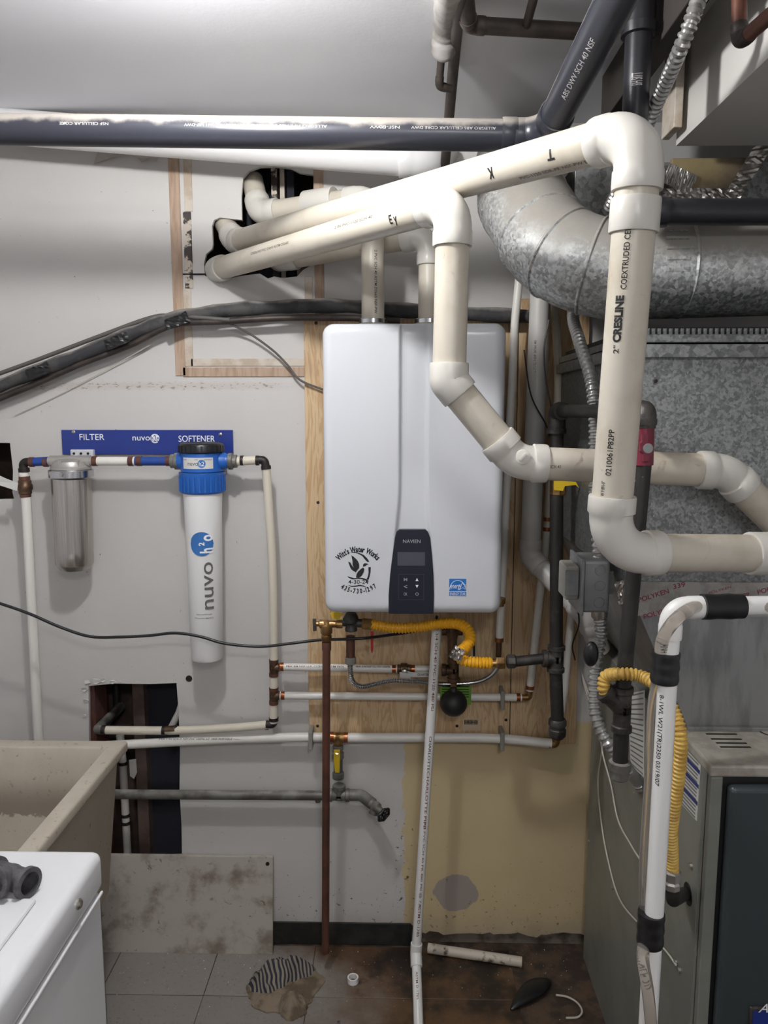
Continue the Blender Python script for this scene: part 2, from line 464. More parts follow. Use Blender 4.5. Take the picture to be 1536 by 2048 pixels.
W['box_steel'] = mat('box_steel', C(140, 141, 140), .42, .35, col2=C(120, 121, 122), sc=14)
W['steel'] = mat('brushed_steel', C(200, 195, 188), .22, .9, col2=C(178, 172, 165), sc=60, stretch=(6, 6, .05), lo=.3, hi=.7)
W['cast_alu'] = mat('cast_head', C(182, 178, 172), .45, .6)
W['chrome'] = mat('chrome', C(200, 200, 200), .18, 1)
W['yellow'] = mat('yellow_hose_coating', C(232, 170, 34), .38)
W['yellow_old'] = mat('older_yellow_coating', C(204, 168, 84), .45, col2=C(180, 142, 66), sc=30)
W['yellow_handle'] = mat('yellow_vinyl', C(226, 190, 40), .4)
W['white_enamel'] = mat('white_enamel', C(206, 207, 210), .2)
W['washer'] = mat('washer_enamel', C(230, 230, 231), .2)
W['panel_black'] = mat('gloss_navy_black', C(26, 29, 40), .16)
W['screen'] = mat('grey_lcd', C(70, 72, 80), .2)
W['grey_print'] = mat('grey_print', C(150, 152, 158), .4)
W['ink'] = mat('black_ink', C(24, 24, 26), .5)
W['grey_ink'] = mat('grey_ink', C(96, 92, 86), .6)
W['red_ink'] = mat('dark_red_ink', C(112, 56, 52), .6)
W['tape_red'] = mat('crimson_print', C(140, 30, 62), .5)
W['white_print'] = mat('white_print', C(236, 236, 236), .5)
W['dust_print'] = mat('pale_print', C(176, 172, 168), .6)
W['blue_sign'] = mat('blue_sign', C(36, 54, 128), .28)
W['blue'] = mat('blue_plastic', C(34, 94, 176), .35)
W['blue_pipe'] = mat('blue_pipe', C(32, 66, 140), .4)
W['blue_logo'] = mat('blue_logo', C(52, 108, 172), .4)
W['pale_blue'] = mat('estar_blue', C(30, 110, 190), .4)
W['black_plastic'] = mat('black_plastic', C(24, 25, 27), .35)
W['black_rubber'] = mat('black_rubber', C(30, 29, 28), .5, dust=C(60, 58, 54), dlo=.8, dhi=1.5)
W['foam'] = mat('black_foam_insulation', C(50, 50, 52), .75, col2=C(72, 70, 68), sc=16, dust=C(136, 130, 124), dlo=.35, dhi=.95, bump=.4, bsc=60)
W['foam_grey'] = mat('grey_pipe_wrap', C(150, 146, 142), .8, col2=C(128, 122, 116), sc=16, bump=.4)
W['cord'] = mat('black_cord', C(28, 28, 30), .4)
W['grey_cord'] = mat('grey_cord', C(88, 84, 80), .6)
W['wire_white'] = mat('white_wire', C(196, 190, 176), .5)
W['clear'] = None
W['furn_side'] = mat('furnace_grey', C(134, 135, 126), .42, .15, col2=C(124, 125, 117), sc=5)
W['furn_top'] = mat('furnace_top_grey', C(166, 161, 148), .5, .1, col2=C(146, 141, 128), sc=20)
W['furn_door'] = mat('furnace_door_slate', C(58, 65, 67), .38, .1)
W['furn_gap'] = mat('gasket_gap_black', C(16, 16, 17), .6)
W['label_white'] = mat('label_paper', C(206, 204, 198), .6)
W['label_lines'] = mat('label_lines', C(118, 116, 112), .6)
W['label_blue'] = mat('label_blue', C(46, 56, 112), .5)
W['tape_black'] = mat('black_tape', C(26, 25, 26), .36)
W['foil'] = mat('foil_tape', C(190, 184, 176), .28, .85, col2=C(150, 144, 138), sc=30, bump=.8, bsc=60)
W['poly_tape'] = mat('printed_foil_tape', C(168, 164, 158), .38, .5, col2=C(146, 142, 136), sc=24, bump=.4, bsc=50)
W['red_valve'] = mat('maroon_handle', C(112, 30, 48), .4)
W['red'] = mat('red_handle', C(172, 40, 36), .4)
W['green'] = mat('green_tag', C(112, 158, 60), .5)
W['board'] = mat('dirty_panel_board', C(178, 171, 160), .7, col2=C(124, 112, 98), sc=11, lo=.46, hi=.72, stain=(34, .6, .7, C(104, 92, 78)), bump=.2)
W['vinyl_base'] = mat('black_cove_base', C(24, 25, 24), .5, col2=C(44, 42, 38), sc=16)
W['towel'] = mat('beige_towel', C(132, 118, 98), .95, col2=C(98, 84, 68), sc=20, bump=.6, bsc=140)
W['soffit'] = mat('white_soffit_paint', C(214, 210, 204), .5)
W['insul_board'] = mat('yellowed_board', C(150, 134, 96), .8, col2=C(120, 106, 86), sc=10)
W['dark_gap'] = mat('dark_joist', C(52, 46, 42), .9)
W['nail'] = mat('screw_head', C(52, 44, 40), .5, .5)
W['zinc'] = mat('zinc_screw', C(180, 176, 168), .3, .9)
W['clip'] = mat('grey_clip', C(140, 136, 128), .5)
W['paper'] = mat('torn_paper', C(176, 168, 158), .8)
def striped():
    k = NT('striped_cloth'); o = k.obj(); x, y, z = k.sep(o)
    w = k.math('SINE', k.math('MULTIPLY', k.math('ADD', k.math('ADD', x, k.math('MULTIPLY', y, .5)), k.math('MULTIPLY', k.noise(o, 9, 2), .05)), 470))
    c = k.mix(k.rng(w, -.25, .25), C(46, 48, 58), C(140, 130, 116)); k.bump(k.noise(o, 160, 3), .5, .002)
    return k.fin(c, .95)
W['stripe'] = striped()
def clear_mat():
    k = NT('clear_vinyl'); b = k.b; b.inputs['Transmission Weight'].default_value = .85; b.inputs['IOR'].default_value = 1.25
    return k.fin(C(222, 214, 204), .12)
W['clear'] = clear_mat()
def bulb_mat(name, power):
    k = NT(name); k.b.inputs['Emission Color'].default_value = BULB_COLOR + (1,)
    k.b.inputs['Emission Strength'].default_value = power
    return k.fin((.9, .9, .9, 1), .4)

# ================================================================ setting
def struct(o): o['kind'] = 'structure'; return o
X0, X1, Y1 = -1.75, 1.55, -3.9
zt = CEIL
# hole outlines, read off the wall plane
up_hole = [A(*p, 0) for p in [(484,440),(483,390),(486,356),(498,342),(520,334),(552,333),(582,337),(600,346),(627,350),(627,528),(606,540),(594,553),(566,556),(548,553),(536,557),
           (520,547),(480,552),(452,558),(430,557),(410,552),(408,528),(412,508),(424,498),(426,488),(424,452),(428,440),(440,435)]]
low_hole = [A(*p, 0) for p in [(177,1372),(230,1367),(300,1368),(353,1366),(357,1420),(360,1500),(359,1580),(363,1650),(364,1712),(300,1714),(180,1714)]]
left_hole = [A(*p, 0) for p in [(-60,884),(20,886),(22,905),(26,940),(25,985),(28,998),(-60,1000)]]
outer = [V((X0, 0, 0)), V((A(818, 1890, 0).x, 0, 0))]
px = 822
rg = random.Random(3)
while px < 1166:
    py = 1866 + rg.uniform(-4, 4) + (6 if 1050 < px < 1085 else 0) - max(0, (840-px))*0.9
    outer.append(A(px, py, 0)); px += rg.uniform(7, 20)
outer += [V((A(1170, 1868, 0).x, 0, .04)), V((X1, 0, .04)), V((X1, 0, zt)), V((X0, 0, zt))]
loops = [outer, up_hole, low_hole, left_hole]
b = MB(); allv = [p for l in loops for p in l]
n0 = len(allv)
b.v = [p.copy() for p in allv] + [p + V((0, .013, 0)) for p in allv]
b.f = [tuple(t) for t in tessellate_polygon(loops)]
base = 0
for l in loops:
    n = len(l)
    b.f += [(base+i, base+(i+1) % n, base+(i+1) % n+n0, base+i+n0) for i in range(n)]
    base += n
wall = struct(b.build('wall_back', W['wall'], loc=(0,0,0), smooth=0))
wall['label'] = 'painted plaster wall, white above and yellowish at lower right, with cut holes'
struct(MB().box((X0,.27,0),(X1,.29,zt)).build('wall_outer', W['cavity'], loc=(0,.28,0), smooth=0))
struct(MB().box((A(816,1880,0).x,.014,0),(X1,.03,.2)).build('wall_footing', W['concrete'], smooth=0))
struct(MB().box((X0,Y1,zt),(X1,.3,zt+.04)).build('ceiling', W['ceiling'], loc=(0,0,zt), smooth=0))
for nm, a_, c_ in (('wall_left',(X0-.04,Y1,0),(X0,.3,zt)),('wall_right',(X1,Y1,0),(X1+.04,.3,zt)),('wall_front',(X0,Y1-.04,0),(X1,Y1,zt))):
    struct(MB().box(a_, c_).build(nm, W['ceiling'], smooth=0))
# floor with single tiles
floor = struct(MB().box((X0,Y1,-.06),(X1,.3,-.0012)).build('floor', W['dirt'], loc=(0,0,0), smooth=0))
TS = .3048
ty = AZ(400, 1990, 0).y; tx = AZ(428, 1930, 0).x
tmesh = None
for i in range(-4, 7):
    for j in range(-5, 2):
        xa, ya = tx + i*TS, ty + j*TS
        if ya + TS > -.004: continue
        if xa > .62 or xa + TS < -1.7: continue
        if xa > .1: continue
        if tmesh is None:
            t_ = MB().box((0,0,-.003),(TS-.0025,TS-.0025,0)).build('tile', W['tile'], floor, smooth=0, bevel=.0008, bseg=1); tmesh = t_.data
        else:
            t_ = bpy.data.objects.new('tile', tmesh); COL.objects.link(t_); t_.parent = floor
        t_.location = (xa, ya, rg.uniform(-.0006, .0008)); t_.rotation_euler.z = rg.uniform(-.004, .004)
# narrow cut tiles against the wall
for i in range(-4, 5):
    xa = tx + i*TS; ya = ty + TS if ty + TS < -.004 else ty
    if xa > .1: continue
    top = -.012 - (.012*rg.random())
    if top - ya > .02:
        MB().box((xa, ya, -.003), (xa+TS-.0025, top, 0)).build('tile', W['tile'], floor, smooth=0, bevel=.0008, bseg=1)

# things inside the wall
struct(MB().box((A(270,1500,.1).x,.10,0),(A(292,1500,.1).x,.2,zt)).build('wall_stud', W['cavity'], smooth=0))
struct(MB().box((A(291,1500,.14).x,.14,0),(A(420,1500,.14).x,.16,zt)).build('wall_lining', W['cavity_dark'], smooth=0))
struct(MB().box((A(168,1500,.02).x,.016,0),(A(196,1500,.02).x,.11,A(0,1366,.02).z+.02)).build('wall_stud', W['stud'], smooth=0))
for (xa, xb, m_) in ((545, 556, 'mould_strip'), (562, 571, 'paint_strip'), (576, 590, 'cavity_dark')):
    struct(MB().box((A(xa,450,.06).x,.05,1.9),(A(xb,450,.06).x,.09,zt)).build('wall_lath', W[m_], smooth=0))
struct(MB().box((A(490,450,.12).x,.12,1.9),(A(550,450,.12).x,.14,zt)).build('wall_lining', W['cavity_dark'], smooth=0))

# access frame of raw wood strips let into the wall
tr = struct(MB().box((A(344,530,0).x,-.004,A(0,752,0).z),(A(365,530,0).x,.012,A(0,296,0).z)).build('trim_1', W['raw_wood'], smooth=0, bevel=.001, bseg=1))
tr['label'] = 'raw wood strip frame let into the white wall beside the pipe hole'
def strip(x0,y0,x1,y1,m,d=.004): return MB().box((A(x0,y0,0).x,-d,A(0,y1,0).z),(A(x1,y0,0).x,.012,A(0,y0,0).z)).build('strip', W[m], tr, smooth=0, bevel=.001, bseg=1)
strip(366,300,382,425,'paint_strip',.003); strip(366,426,382,578,'mould_strip',.003); strip(366,579,382,733,'paint_strip',.003)
strip(382,718,611,733,'paint_strip',.003); strip(366,735,611,754,'raw_wood')
strip(366,548.5,411,551.5,'cavity_dark',.0042)
strip(627,332,646,640,'raw_wood'); strip(609,555,625,640,'paint_strip',.003)
# chipped plaster round the lower hole, screw hole
for (x,y,s_) in ((168,1378,6),(176,1364,7),(192,1362,9),(206,1360,6),(225,1363,5),(172,1400,5),(170,1430,4),(240,1364,4)):
    pts_ = [A(x+s_*math.cos(a)*rg.uniform(.7,1.5), y+s_*math.sin(a)*rg.uniform(.5,1.1), -.0002) for a in (0,1.3,2.5,3.8,5.1)]
    for q in pts_: q.y -= rg.uniform(0,.006)
    MB().prism(pts_, (0,.0012,0)).build('plaster_flake', W['wall'], wall, smooth=0)
MB().prof(A(378,1357,0), (0,-1,0), [(-.001,.010),(.0015,.010),(.002,.006)], 12).build('screw_hole', W['nail'], wall)
# plywood backing behind the heater
pl = tag(MB().box((A(612,1000,-.02).x,-.019,A(0,1470,-.02).z),(A(1029,1000,-.02).x,-.0005,A(0,640,-.02).z)).build('plywood_panel', W['ply'], smooth=0, bevel=.001, bseg=1),
    'large pine plywood panel screwed to the wall behind the water heater', 'plywood')
for (x,y) in ((636,1005),(635,1452),(914,1452),(1012,1440),(632,646)):
    p = A(x,y,-.02); MB().prof(p, (0,-1,0), [(-.002,.0045),(.0006,.0045),(.001,.003)], 10).build('screw_head', W['nail'], pl)
pl2 = tag(MB().box((A(1031,1000,-.02).x,-.016,A(0,1478,-.02).z),(A(1168,1000,-.02).x,-.0005,A(0,600,-.02).z)).build('plywood_panel', W['ply'], smooth=0, bevel=.001, bseg=1),
    'narrow plywood panel on the wall between the water heater and the furnace', 'plywood')
# vinyl cove base
bb = struct(MB().box((A(470,1860,0).x,-.006,.0),(A(822,1860,0).x,-.0005,A(0,1834,0).z)).build('baseboard_back', W['vinyl_base'], smooth=0, bevel=.002))
bb['label'] = 'black vinyl baseboard at the foot of the white wall'
# white soffit and things by the ceiling on the right
c0 = A(1352, 292, -.45)
so = MB().box((c0.x, Y1, c0.z), (X1, -.45, zt)).build('trim_2', W['soffit'], smooth=0); struct(so); so['label'] = 'white boxed soffit running along the ceiling at upper right'
for k_, (x_, w_, m_, za) in enumerate(((.475, .035, 'dark_gap', 2.36), (.575, .018, 'paint_strip', 2.28))):
    o = MB().box((x_, -2.2 if k_ == 0 else -.52, za), (x_+w_, -.3 if k_ == 0 else -.44, zt)).build('trim_%d' % (3+k_), W[m_], smooth=0, bevel=.002); struct(o)
# ---------------------------------------------------------------- ceiling bulb, then an added fill lamp (their own light lives here)
def lamp(at_, power, label):
    x, y, z = at_
    t = thing('ceiling_lamp', label, 'lamp', (x, y, CEIL))
    MB().prof((x,y,CEIL), (0,0,-1), [(0,.06),(.008,.06),(.012,.045),(.024,.03),(.032,.022)], 28).build('lampholder', W['white_enamel'], t)
    bm_ = bulb_mat('lit_bulb', power)
    MB().prof((x,y,z+.062), (0,0,-1), [(0,.013),(.02,.014),(.035,.026),(.05,.034),(.065,.037),(.08,.034),(.092,.024),(.099,.01),(.1,.001)], 24).build('bulb', bm_, t)
    return t
lamp(BULB_AT, BULB_POWER, 'bare bulb in a porcelain holder on the ceiling above the washer')
x, y, z = FILL_AT      # added fill lamp, unseen behind the camera, softens the shadows
t = thing('fill_lamp', 'added round fill lamp on the ceiling, unseen behind the camera', 'lamp', (x, y, CEIL))
MB().prof((x,y,CEIL), (0,0,-1), [(0,.19),(.015,.19),(.02,.18)], 40).build('base', W['white_enamel'], t)
MB().prof((x,y,CEIL-.02), (0,0,-1), [(0,.175),(.03,.165),(.06,.13),(.08,.07),(.086,.001)], 40).build('dome', bulb_mat('fill_dome', FILL_POWER), t)

# ================================================================ water heater
HY = -.36
hx0, hx1 = A(646, 930, HY).x, A(1009, 930, HY).x
hz0, hz1 = A(828, 1229, HY).z, A(828, 645, HY).z
hcx = (hx0+hx1)/2
heater = thing('water_heater', 'white wall-hung tankless water heater with black control panel', 'water heater', (hcx, -.19, hz0))
def sst(e0, e1, x):
    t = min(1, max(0, (x-e0)/(e1-e0))); return t*t*(3-2*t)
def chan(z):
    t = (hz1 - z)/(hz1 - hz0)          # 0 at the top
    w = sst(.55, .8, t)
    xl = lerp(A(800,800,HY).x, A(789,1060,HY).x, w); xr = lerp(A(855,800,HY).x, A(861,1060,HY).x, w)
    return xl, xr
def grid_heater():
    b = MB(); rc, rf = .028, .024
    def axis(lo, hi, extra):
        s_ = [0,.0015,.004,.008,.013,.018,.024,.03]; out = [lo+q for q in s_] + [hi-q for q in s_] + extra
        n = 26
        out += [lo+.03+(hi-lo-.06)*i/n for i in range(1, n)]
        out = sorted(out); r_ = [out[0]]
        for q in out[1:]:
            if q - r_[-1] > .0012: r_.append(q)
        return r_
    ex = []
    for xx in (A(800,800,HY).x, A(789,1060,HY).x, A(855,800,HY).x, A(861,1060,HY).x): ex += [xx + q for q in (-.008,-.005,-.0025,0,.0025,.005,.008)]
    xs = axis(hx0, hx1, ex); zs = axis(hz0, hz1, [])
    idx = {}
    for j, z in enumerate(zs):
        for i, x in enumerate(xs):
            dx = min(x-hx0, hx1-x); dz = min(z-hz0, hz1-z); X_, Z_ = x, z
            if dx < rc and dz < rc:
                cx = hx0+rc if x-hx0 < hx1-x else hx1-rc; cz = hz0+rc if z-hz0 < hz1-z else hz1-rc
                vx, vz = x-cx, z-cz; m_ = max(abs(vx), abs(vz)); L = math.hypot(vx, vz)
                if L > 1e-9: X_, Z_ = cx+vx/L*m_, cz+vz/L*m_
                e = rc - m_
            else: e = min(dx, dz)
            d = 0
            if e < rf: d = rf*(1-math.sqrt(max(0, 1-(1-e/rf)**2)))
            xl, xr = chan(z)
            g = sst(xl-.004, xl+.006, x)*(1-sst(xr-.006, xr+.004, x))
            yy = HY + max(d, .011*g + (.0 if d < .0001 else d*.6))
            idx[(i,j)] = len(b.v); b.v.append(V((X_, yy, Z_)))
    nx, nz = len(xs), len(zs)
    for j in range(nz-1):
        for i in range(nx-1): b.f.append((idx[(i,j)], idx[(i+1,j)], idx[(i+1,j+1)], idx[(i,j+1)]))
    bd = [(i,0) for i in range(nx)] + [(nx-1,j) for j in range(1,nz)] + [(i,nz-1) for i in range(nx-2,-1,-1)] + [(0,j) for j in range(nz-2,0,-1)]
    st = len(b.v)
    for q in bd: p = b.v[idx[q]]; b.v.append(V((p.x, -.025, p.z)))
    n = len(bd)
    for k in range(n):
        k2 = (k+1) % n; b.f.append((idx[bd[k]], st+k, st+k2, idx[bd[k2]]))
    b.f.append(tuple(range(st, st+n)))
    return b
grid_heater().build('cabinet', W['white_enamel'], heater, 60)
# control panel
pan = [(777,1228),(777,1190),(780,1150),(785,1110),(790,1075),(793,1064),(799,1059),(851,1059),(856,1064),(860,1075),(864,1110),(867,1150),(868,1190),(867,1228)]
cp = MB().prism([A(x,y,HY-.004) for x,y in pan], (0,.02,0)).build('control_panel', W['panel_black'], heater, smooth=0, bevel=.0015)
PY = HY-.004
text_px(cp, 'NAVIEN', 806, 1079, 841, 1086, PY, W['grey_print'])
def rect_px(parent, name, x0,y0,x1,y1,Y,m,th=.0008,bev=0):
    return MB().box((A(x0,y0,Y).x, Y-th, A(x0,y1,Y).z), (A(x1,y0,Y).x, Y+.0004, A(x0,y0,Y).z)).build(name, m, parent, smooth=0, bevel=bev, bseg=1)
rect_px(cp, 'screen', 795,1104,850,1131,PY,W['screen'])
for i,(x,y,s_) in enumerate(((811,1159,'M'),(811,1173,'<'),(811,1188,'OK'),(834,1159,'^'),(834,1173,'v'),(834,1188,'O'))):
    if s_ in '^v':
        q = 3 if s_ == '^' else -3
        MB().prism([A(x-3,y+q,PY-.0002), A(x+3,y+q,PY-.0002), A(x,y-q,PY-.0002)], (0,-.0006,0)).build('button', W['white_print'], cp, smooth=0)
    else: text_px(cp, s_, x-3.5, y-3, x+3.5, y+3, PY, W['grey_print'], 'button')
# square outline around the buttons
b = MB()
for x0,y0,x1,y1 in ((797,1148,848,1148.5),(797,1199,848,1199.5),(797,1148,797.5,1199),(847.5,1148,848,1199)):
    b.box((A(x0,y0,PY).x, PY-.0005, A(x0,y1,PY).z), (A(x1,y0,PY).x, PY, A(x0,y0,PY).z))
b.build('button_outline', W['screen'], cp, smooth=0)
# blue sticker
st_ = rect_px(heater, 'sticker', 897,1156,934,1193,HY,W['label_white'],.0004)
rect_px(st_, 'blue_field', 898.5,1157.5,932.5,1182,HY-.0004,W['pale_blue'],.0003)
rect_px(st_, 'blue_field', 898.5,1183.5,932.5,1191.5,HY-.0004,W['pale_blue'],.0003)
text_px(st_, 'ENERGY STAR', 900,1185,931,1190.5,HY-.0007,W['white_print'])
text_px(st_, 'energy', 901,1170,923,1180,HY-.0007,W['white_print'])
b = MB(); arc = [A(915.5+16*math.cos(a), 1179-18*math.sin(a), HY-.001) for a in [math.pi*k/16 for k in range(17)]]
b.tube(arc, .0007, 4); b.build('arc', W['white_print'], st_)
stc = (925,1172); b = MB()
b.tube([A(stc[0]+(7.5 if k%2==0 else 3.2)*math.sin(math.pi*k/5), stc[1]-(7.5 if k%2==0 else 3.2)*math.cos(math.pi*k/5), HY-.001) for k in range(11)], .0006, 4)
b.build('star', W['white_print'], st_)
# water works decal
def dc(x, y): return A(640+x/4.8, 1040+y/4.8, HY-.0006)
dec = MB()
for poly in ([(300,338),(322,352),(345,372),(362,392),(374,418),(378,440),(376,462),(352,490),(342,508),(330,470),(312,430),(312,395),(305,360)],
             [(270,400),(292,408),(304,432),(322,455),(338,478),(342,500),(318,488),(296,470),(284,440)],
             [(345,552),(352,515),(370,490),(395,468),(414,456),(426,470),(420,500),(405,528),(392,545),(366,553)],
             [(412,450),(414,428),(428,414),(444,416),(468,424),(444,432),(438,444),(424,446)],
             [(282,310),(330,306),(380,318),(420,336),(452,366),(474,400),(452,402),(424,370),(404,344),(360,320)],
             [(464,452),(488,452),(486,500),(476,545),(466,575),(446,570),(458,545),(466,505)],
             [(262,538),(290,548),(330,558),(370,552),(410,556),(446,568),(474,594),(440,582),(400,568),(360,564),(310,570),(276,556)],
             [(264,622),(300,632),(340,630),(380,622),(420,630),(450,648),(410,638),(378,634),(340,642),(300,642)],
             ):
    dec.flat([dc(*p) for p in poly])
decal = dec.build('decal', W['ink'], heater, smooth=0)
def arc_text(string, cx, cy, R, a0, a1, h, up=1):
    b = MB(); n = len(string); wd = []
    for ch in string:
        if ch == ' ': wd.append(.36); continue
        q = [p[0] for p in text2d(ch)[0]]; wd.append(max(q)-min(q)+.14)
    tot = sum(wd); run_ = 0
    for i, ch in enumerate(string):
        a = a0 + (a1-a0)*(run_+wd[i]/2)/tot; run_ += wd[i]
        if ch == ' ': continue
        v, f = text2d(ch, .04); xs_ = [p[0] for p in v]; mx = (min(xs_)+max(xs_))/2
        for (q0, q1) in (): pass
        ca, sa = math.cos(a), math.sin(a); pts_ = []
        for (x, y) in v:
            x, y = (x-mx)*h*.82, (y-.35)*h*1.2
            X_ = cx + (R*sa + x*ca + y*sa*up*1.0) if up > 0 else cx + (R*sa + x*ca - y*sa)
            Y_ = cy - (R*ca - x*sa + y*ca) if up > 0 else cy + (R*ca - x*sa*1 - y*ca)
            pts_.append(dc(X_, Y_))
        b.add(pts_, f)
    return b
arc_text("Witt's Water Works", 366, 545, 265, -.86, .86, 62).build('lettering', W['ink'], decal, smooth=0)
arc_text('435-730-1297', 366, 402, 280, -.62, .66, 52, -1).build('lettering', W['ink'], decal, smooth=0)
x0_, y0_ = 640+272/4.8, 1040+574/4.8
text_px(decal, '4-30-24', x0_, y0_, 640+462/4.8, 1040+614/4.8, HY, W['ink'])
# brackets, collars, bottom stubs
for x in (712, 945):
    bk = MB().box((A(x-8,640,-.1).x,-.03,hz1-.006),(A(x+8,640,-.1).x,-.022,hz1+.014)).build('bracket', W['white_enamel'], heater, smooth=0, bevel=.003)
    MB().prof((A(x,640,-.1).x,-.03,hz1+.006),(0,-1,0),[(0,.003),(.002,.003)],10).build('screw', W['nail'], bk)
V1 = A(746, 640, -.16); V2 = A(858, 640, -.16)
for p in (V1, V2):
    MB().prof((p.x, p.y, hz1-.004), (0,0,1), [(0,.046),(.012,.046),(.013,.036),(.03,.036),(.031,.0335),(.036,.0335)], 30).build('vent_collar', W['pvc_fit'], heater)
    MB().prof((p.x, p.y, hz1+.018), (0,0,1), [(0,.0365),(.001,.038),(.011,.038),(.012,.0365)], 30).build('hose_clamp', W['chrome'], heater)
for x, m_ in ((686,'black_plastic'), (704,'iron_fit'), (878,'pvc_fit'), (905,'blue_pipe'), (998,'brass')):
    p = A(x, 1232, -.2); MB().prof((p.x, p.y, hz0+.004), (0,0,-1), [(0,.017),(.014,.017),(.016,.013),(.022,.013)], 18).build('bottom_port', W[m_], heater)

# heater vent pipes: up, then back to the left into the wall hole
R2 = .0302
vt = thing('vent_pipe', 'white vent pipe rising from left top of the heater, turning left behind others', 'pipe', (V1.x, V1.y, hz1))
e1 = A(746, 395, -.16)
pts = [(V1.x, V1.y, hz1+.002), (V1.x, V1.y, e1.z), A(520, 428, -.02), A(505, 360, .055)]
sg = run(vt, pts, R2, W['pvc_vent'], W['pvc_fit'], hub=.03)
dd = (sg[1][2]-sg[1][1]).normalized()
coupling(vt, A(640, 405, -.095), dd, R2, .09, W['pvc_fit'])
pipe_text(vt, sg[0][1], (0,0,-1), R2, '2 PVC SCH 40 ASTM D2665 NSF-PW', -.12, .16, .007, W['ink'], rot=-.25)
vt2 = thing('vent_pipe', 'white vent pipe rising from right top of the heater behind the front run', 'pipe', (V2.x, V2.y, hz1))
e2 = A(860, 470, -.16)
sg = run(vt2, [(V2.x, V2.y, hz1+.002), (V2.x, V2.y, e2.z), A(560, 520, .0), A(555, 515, .12)], R2*.95, W['pvc_vent'], W['pvc_fit'], hub=.03)

# ================================================================ the two big front vent runs
ra = thing('vent_pipe', 'long cream vent run from the wall hole, highest, dropping along the furnace front', 'pipe', A(445, 490, .03))
pA = [A(452, 470, .05), A(470, 484, -.02), A(1283, 262, -1.12), A(1216, 1106, -1.09), A(1610, 1107, -1.0)]
pA[0] = A(446, 440, .06)
sa = run(ra, pA, R2, W['pvc_vent'], W['pvc_fit'], bend=.05, hub=.028, sweep=(3,))
p_, q_ = sa[2][1], sa[2][2]; dA = (q_-p_).normalized()
cpt = A(1272, 430, -1.12); t_c = (cpt - p_).dot(dA)
coupling(ra, p_ + dA*t_c, dA, R2, .046, W['pvc_fit'], 1.15)
coupling(ra, A(1530, 1107, -1.02), sa[3][2]-sa[3][1], R2, .06, W['pvc_fit'], 1.15)
def along(px_, py_, Y_, a, d): return (A(px_, py_, Y_) - a).dot(d)
up = -dA
def mark(txt, py0, py1, h, m, rot, x=1240, bold=.008):
    t0 = along(x, py0, -1.11, p_, dA); t1 = along(x, py1, -1.11, p_, dA)
    pipe_text(ra, p_ + dA*(t0+t1)/2, up, R2, txt, 0, abs(t1-t0), h, m, rot, bold=bold)
mark('COEXTRUDED CEL', 462, 582, .0085, W['ink'], -.25); mark('CRESLINE', 594, 686, .0125, W['ink'], -.38, bold=.05); mark('2"', 692, 708, .008, W['ink'], -.38)
mark('0210061P82PP', 858, 950, .0085, W['ink'], -.28); mark('W F 891-0"', 962, 992, .006, W['ink'], -.5)
mark('TYPE', 325, 362, .008, W['grey_ink'], .3)
p1, q1 = sa[1][1], sa[1][2]; d1 = (q1-p1).normalized()
def along_px(p, d, L, pxv):
    lo, hi = 0, L
    for _ in range(40):
        m_ = (lo+hi)/2; w_ = p+d*m_; c_ = _M.transposed() @ (w_-CP); xx = 768 + FPX*c_.x/(-c_.z)
        if xx < pxv: lo = m_
        else: hi = m_
    return lo
for s_, pxv, w_, h_, r_ in (('T', 1128, .014, .016, .05), ('K', 1006, .012, .018, -.05)):
    pipe_text(ra, p1, -d1, R2, s_, -along_px(p1, d1, (q1-p1).length, pxv), w_, h_, W['ink'], r_, bold=.03)
pipe_text(ra, p1, d1, R2, 'PVC-1120 SDR-PR NSF-PW DWV', along_px(p1, d1, (q1-p1).length, 1130), .16, .006, W['grey_ink'], .75)

rb = thing('vent_pipe', 'cream vent run hand-lettered EY, crossing in front of the heater with two angled bends', 'pipe', A(430, 535, .03))
YB = -.84
pB = [A(424, 520, .07), A(437, 538, -.015), A(907, 402, -.84), A(898, 762, YB), A(1032, 925, YB), A(1452, 942, -.83), A(1600, 1090, -.80)]
pB[0] = A(428, 545, .09)
sb = run(rb, pB, R2, W['pvc_vent'], W['pvc_fit'], bend=.05, hub=.028, sharp=(3,), sweep=(4,5))
p1, q1 = sb[1][1], sb[1][2]; d1 = (q1-p1).normalized(); L1 = (q1-p1).length
pipe_text(rb, p1, d1, R2, 'E y', along_px(p1, d1, L1, 810), .024, .022, W['ink'], .1, bold=.02)
pipe_text(rb, p1, d1, R2, '2 IN PVC-1120 SCH 40', along_px(p1, d1, L1, 730), .14, .006, W['grey_ink'], -.5)
pipe_text(rb, p1, d1, R2, 'CRESLINE PVC DWV ASTM D2665', along_px(p1, d1, L1, 560), .2, .006, W['grey_ink'], -.45)
pipe_text(rb, sb[4][1], (1,0,0), R2, 'SCH 40', .03, .02, .006, W['grey_ink'], .2)
# raised plug on the lower bend
pb = A(1046, 914, YB); pb = pb + (CP-pb).normalized()*.0325
MB().prof(pb, (CP-pb), [(-.012,.0135),(.0012,.0135),(.002,.0125)], 24).build('elbow_boss', W['pvc_fit'], rb)
MB().obox(pb + (CP-pb).normalized()*.003, V((.7,0,.7))*.008, V((-.7,0,.7))*.0018, (0,.002,0)).build('elbow_boss', W['pvc_fit'], rb)

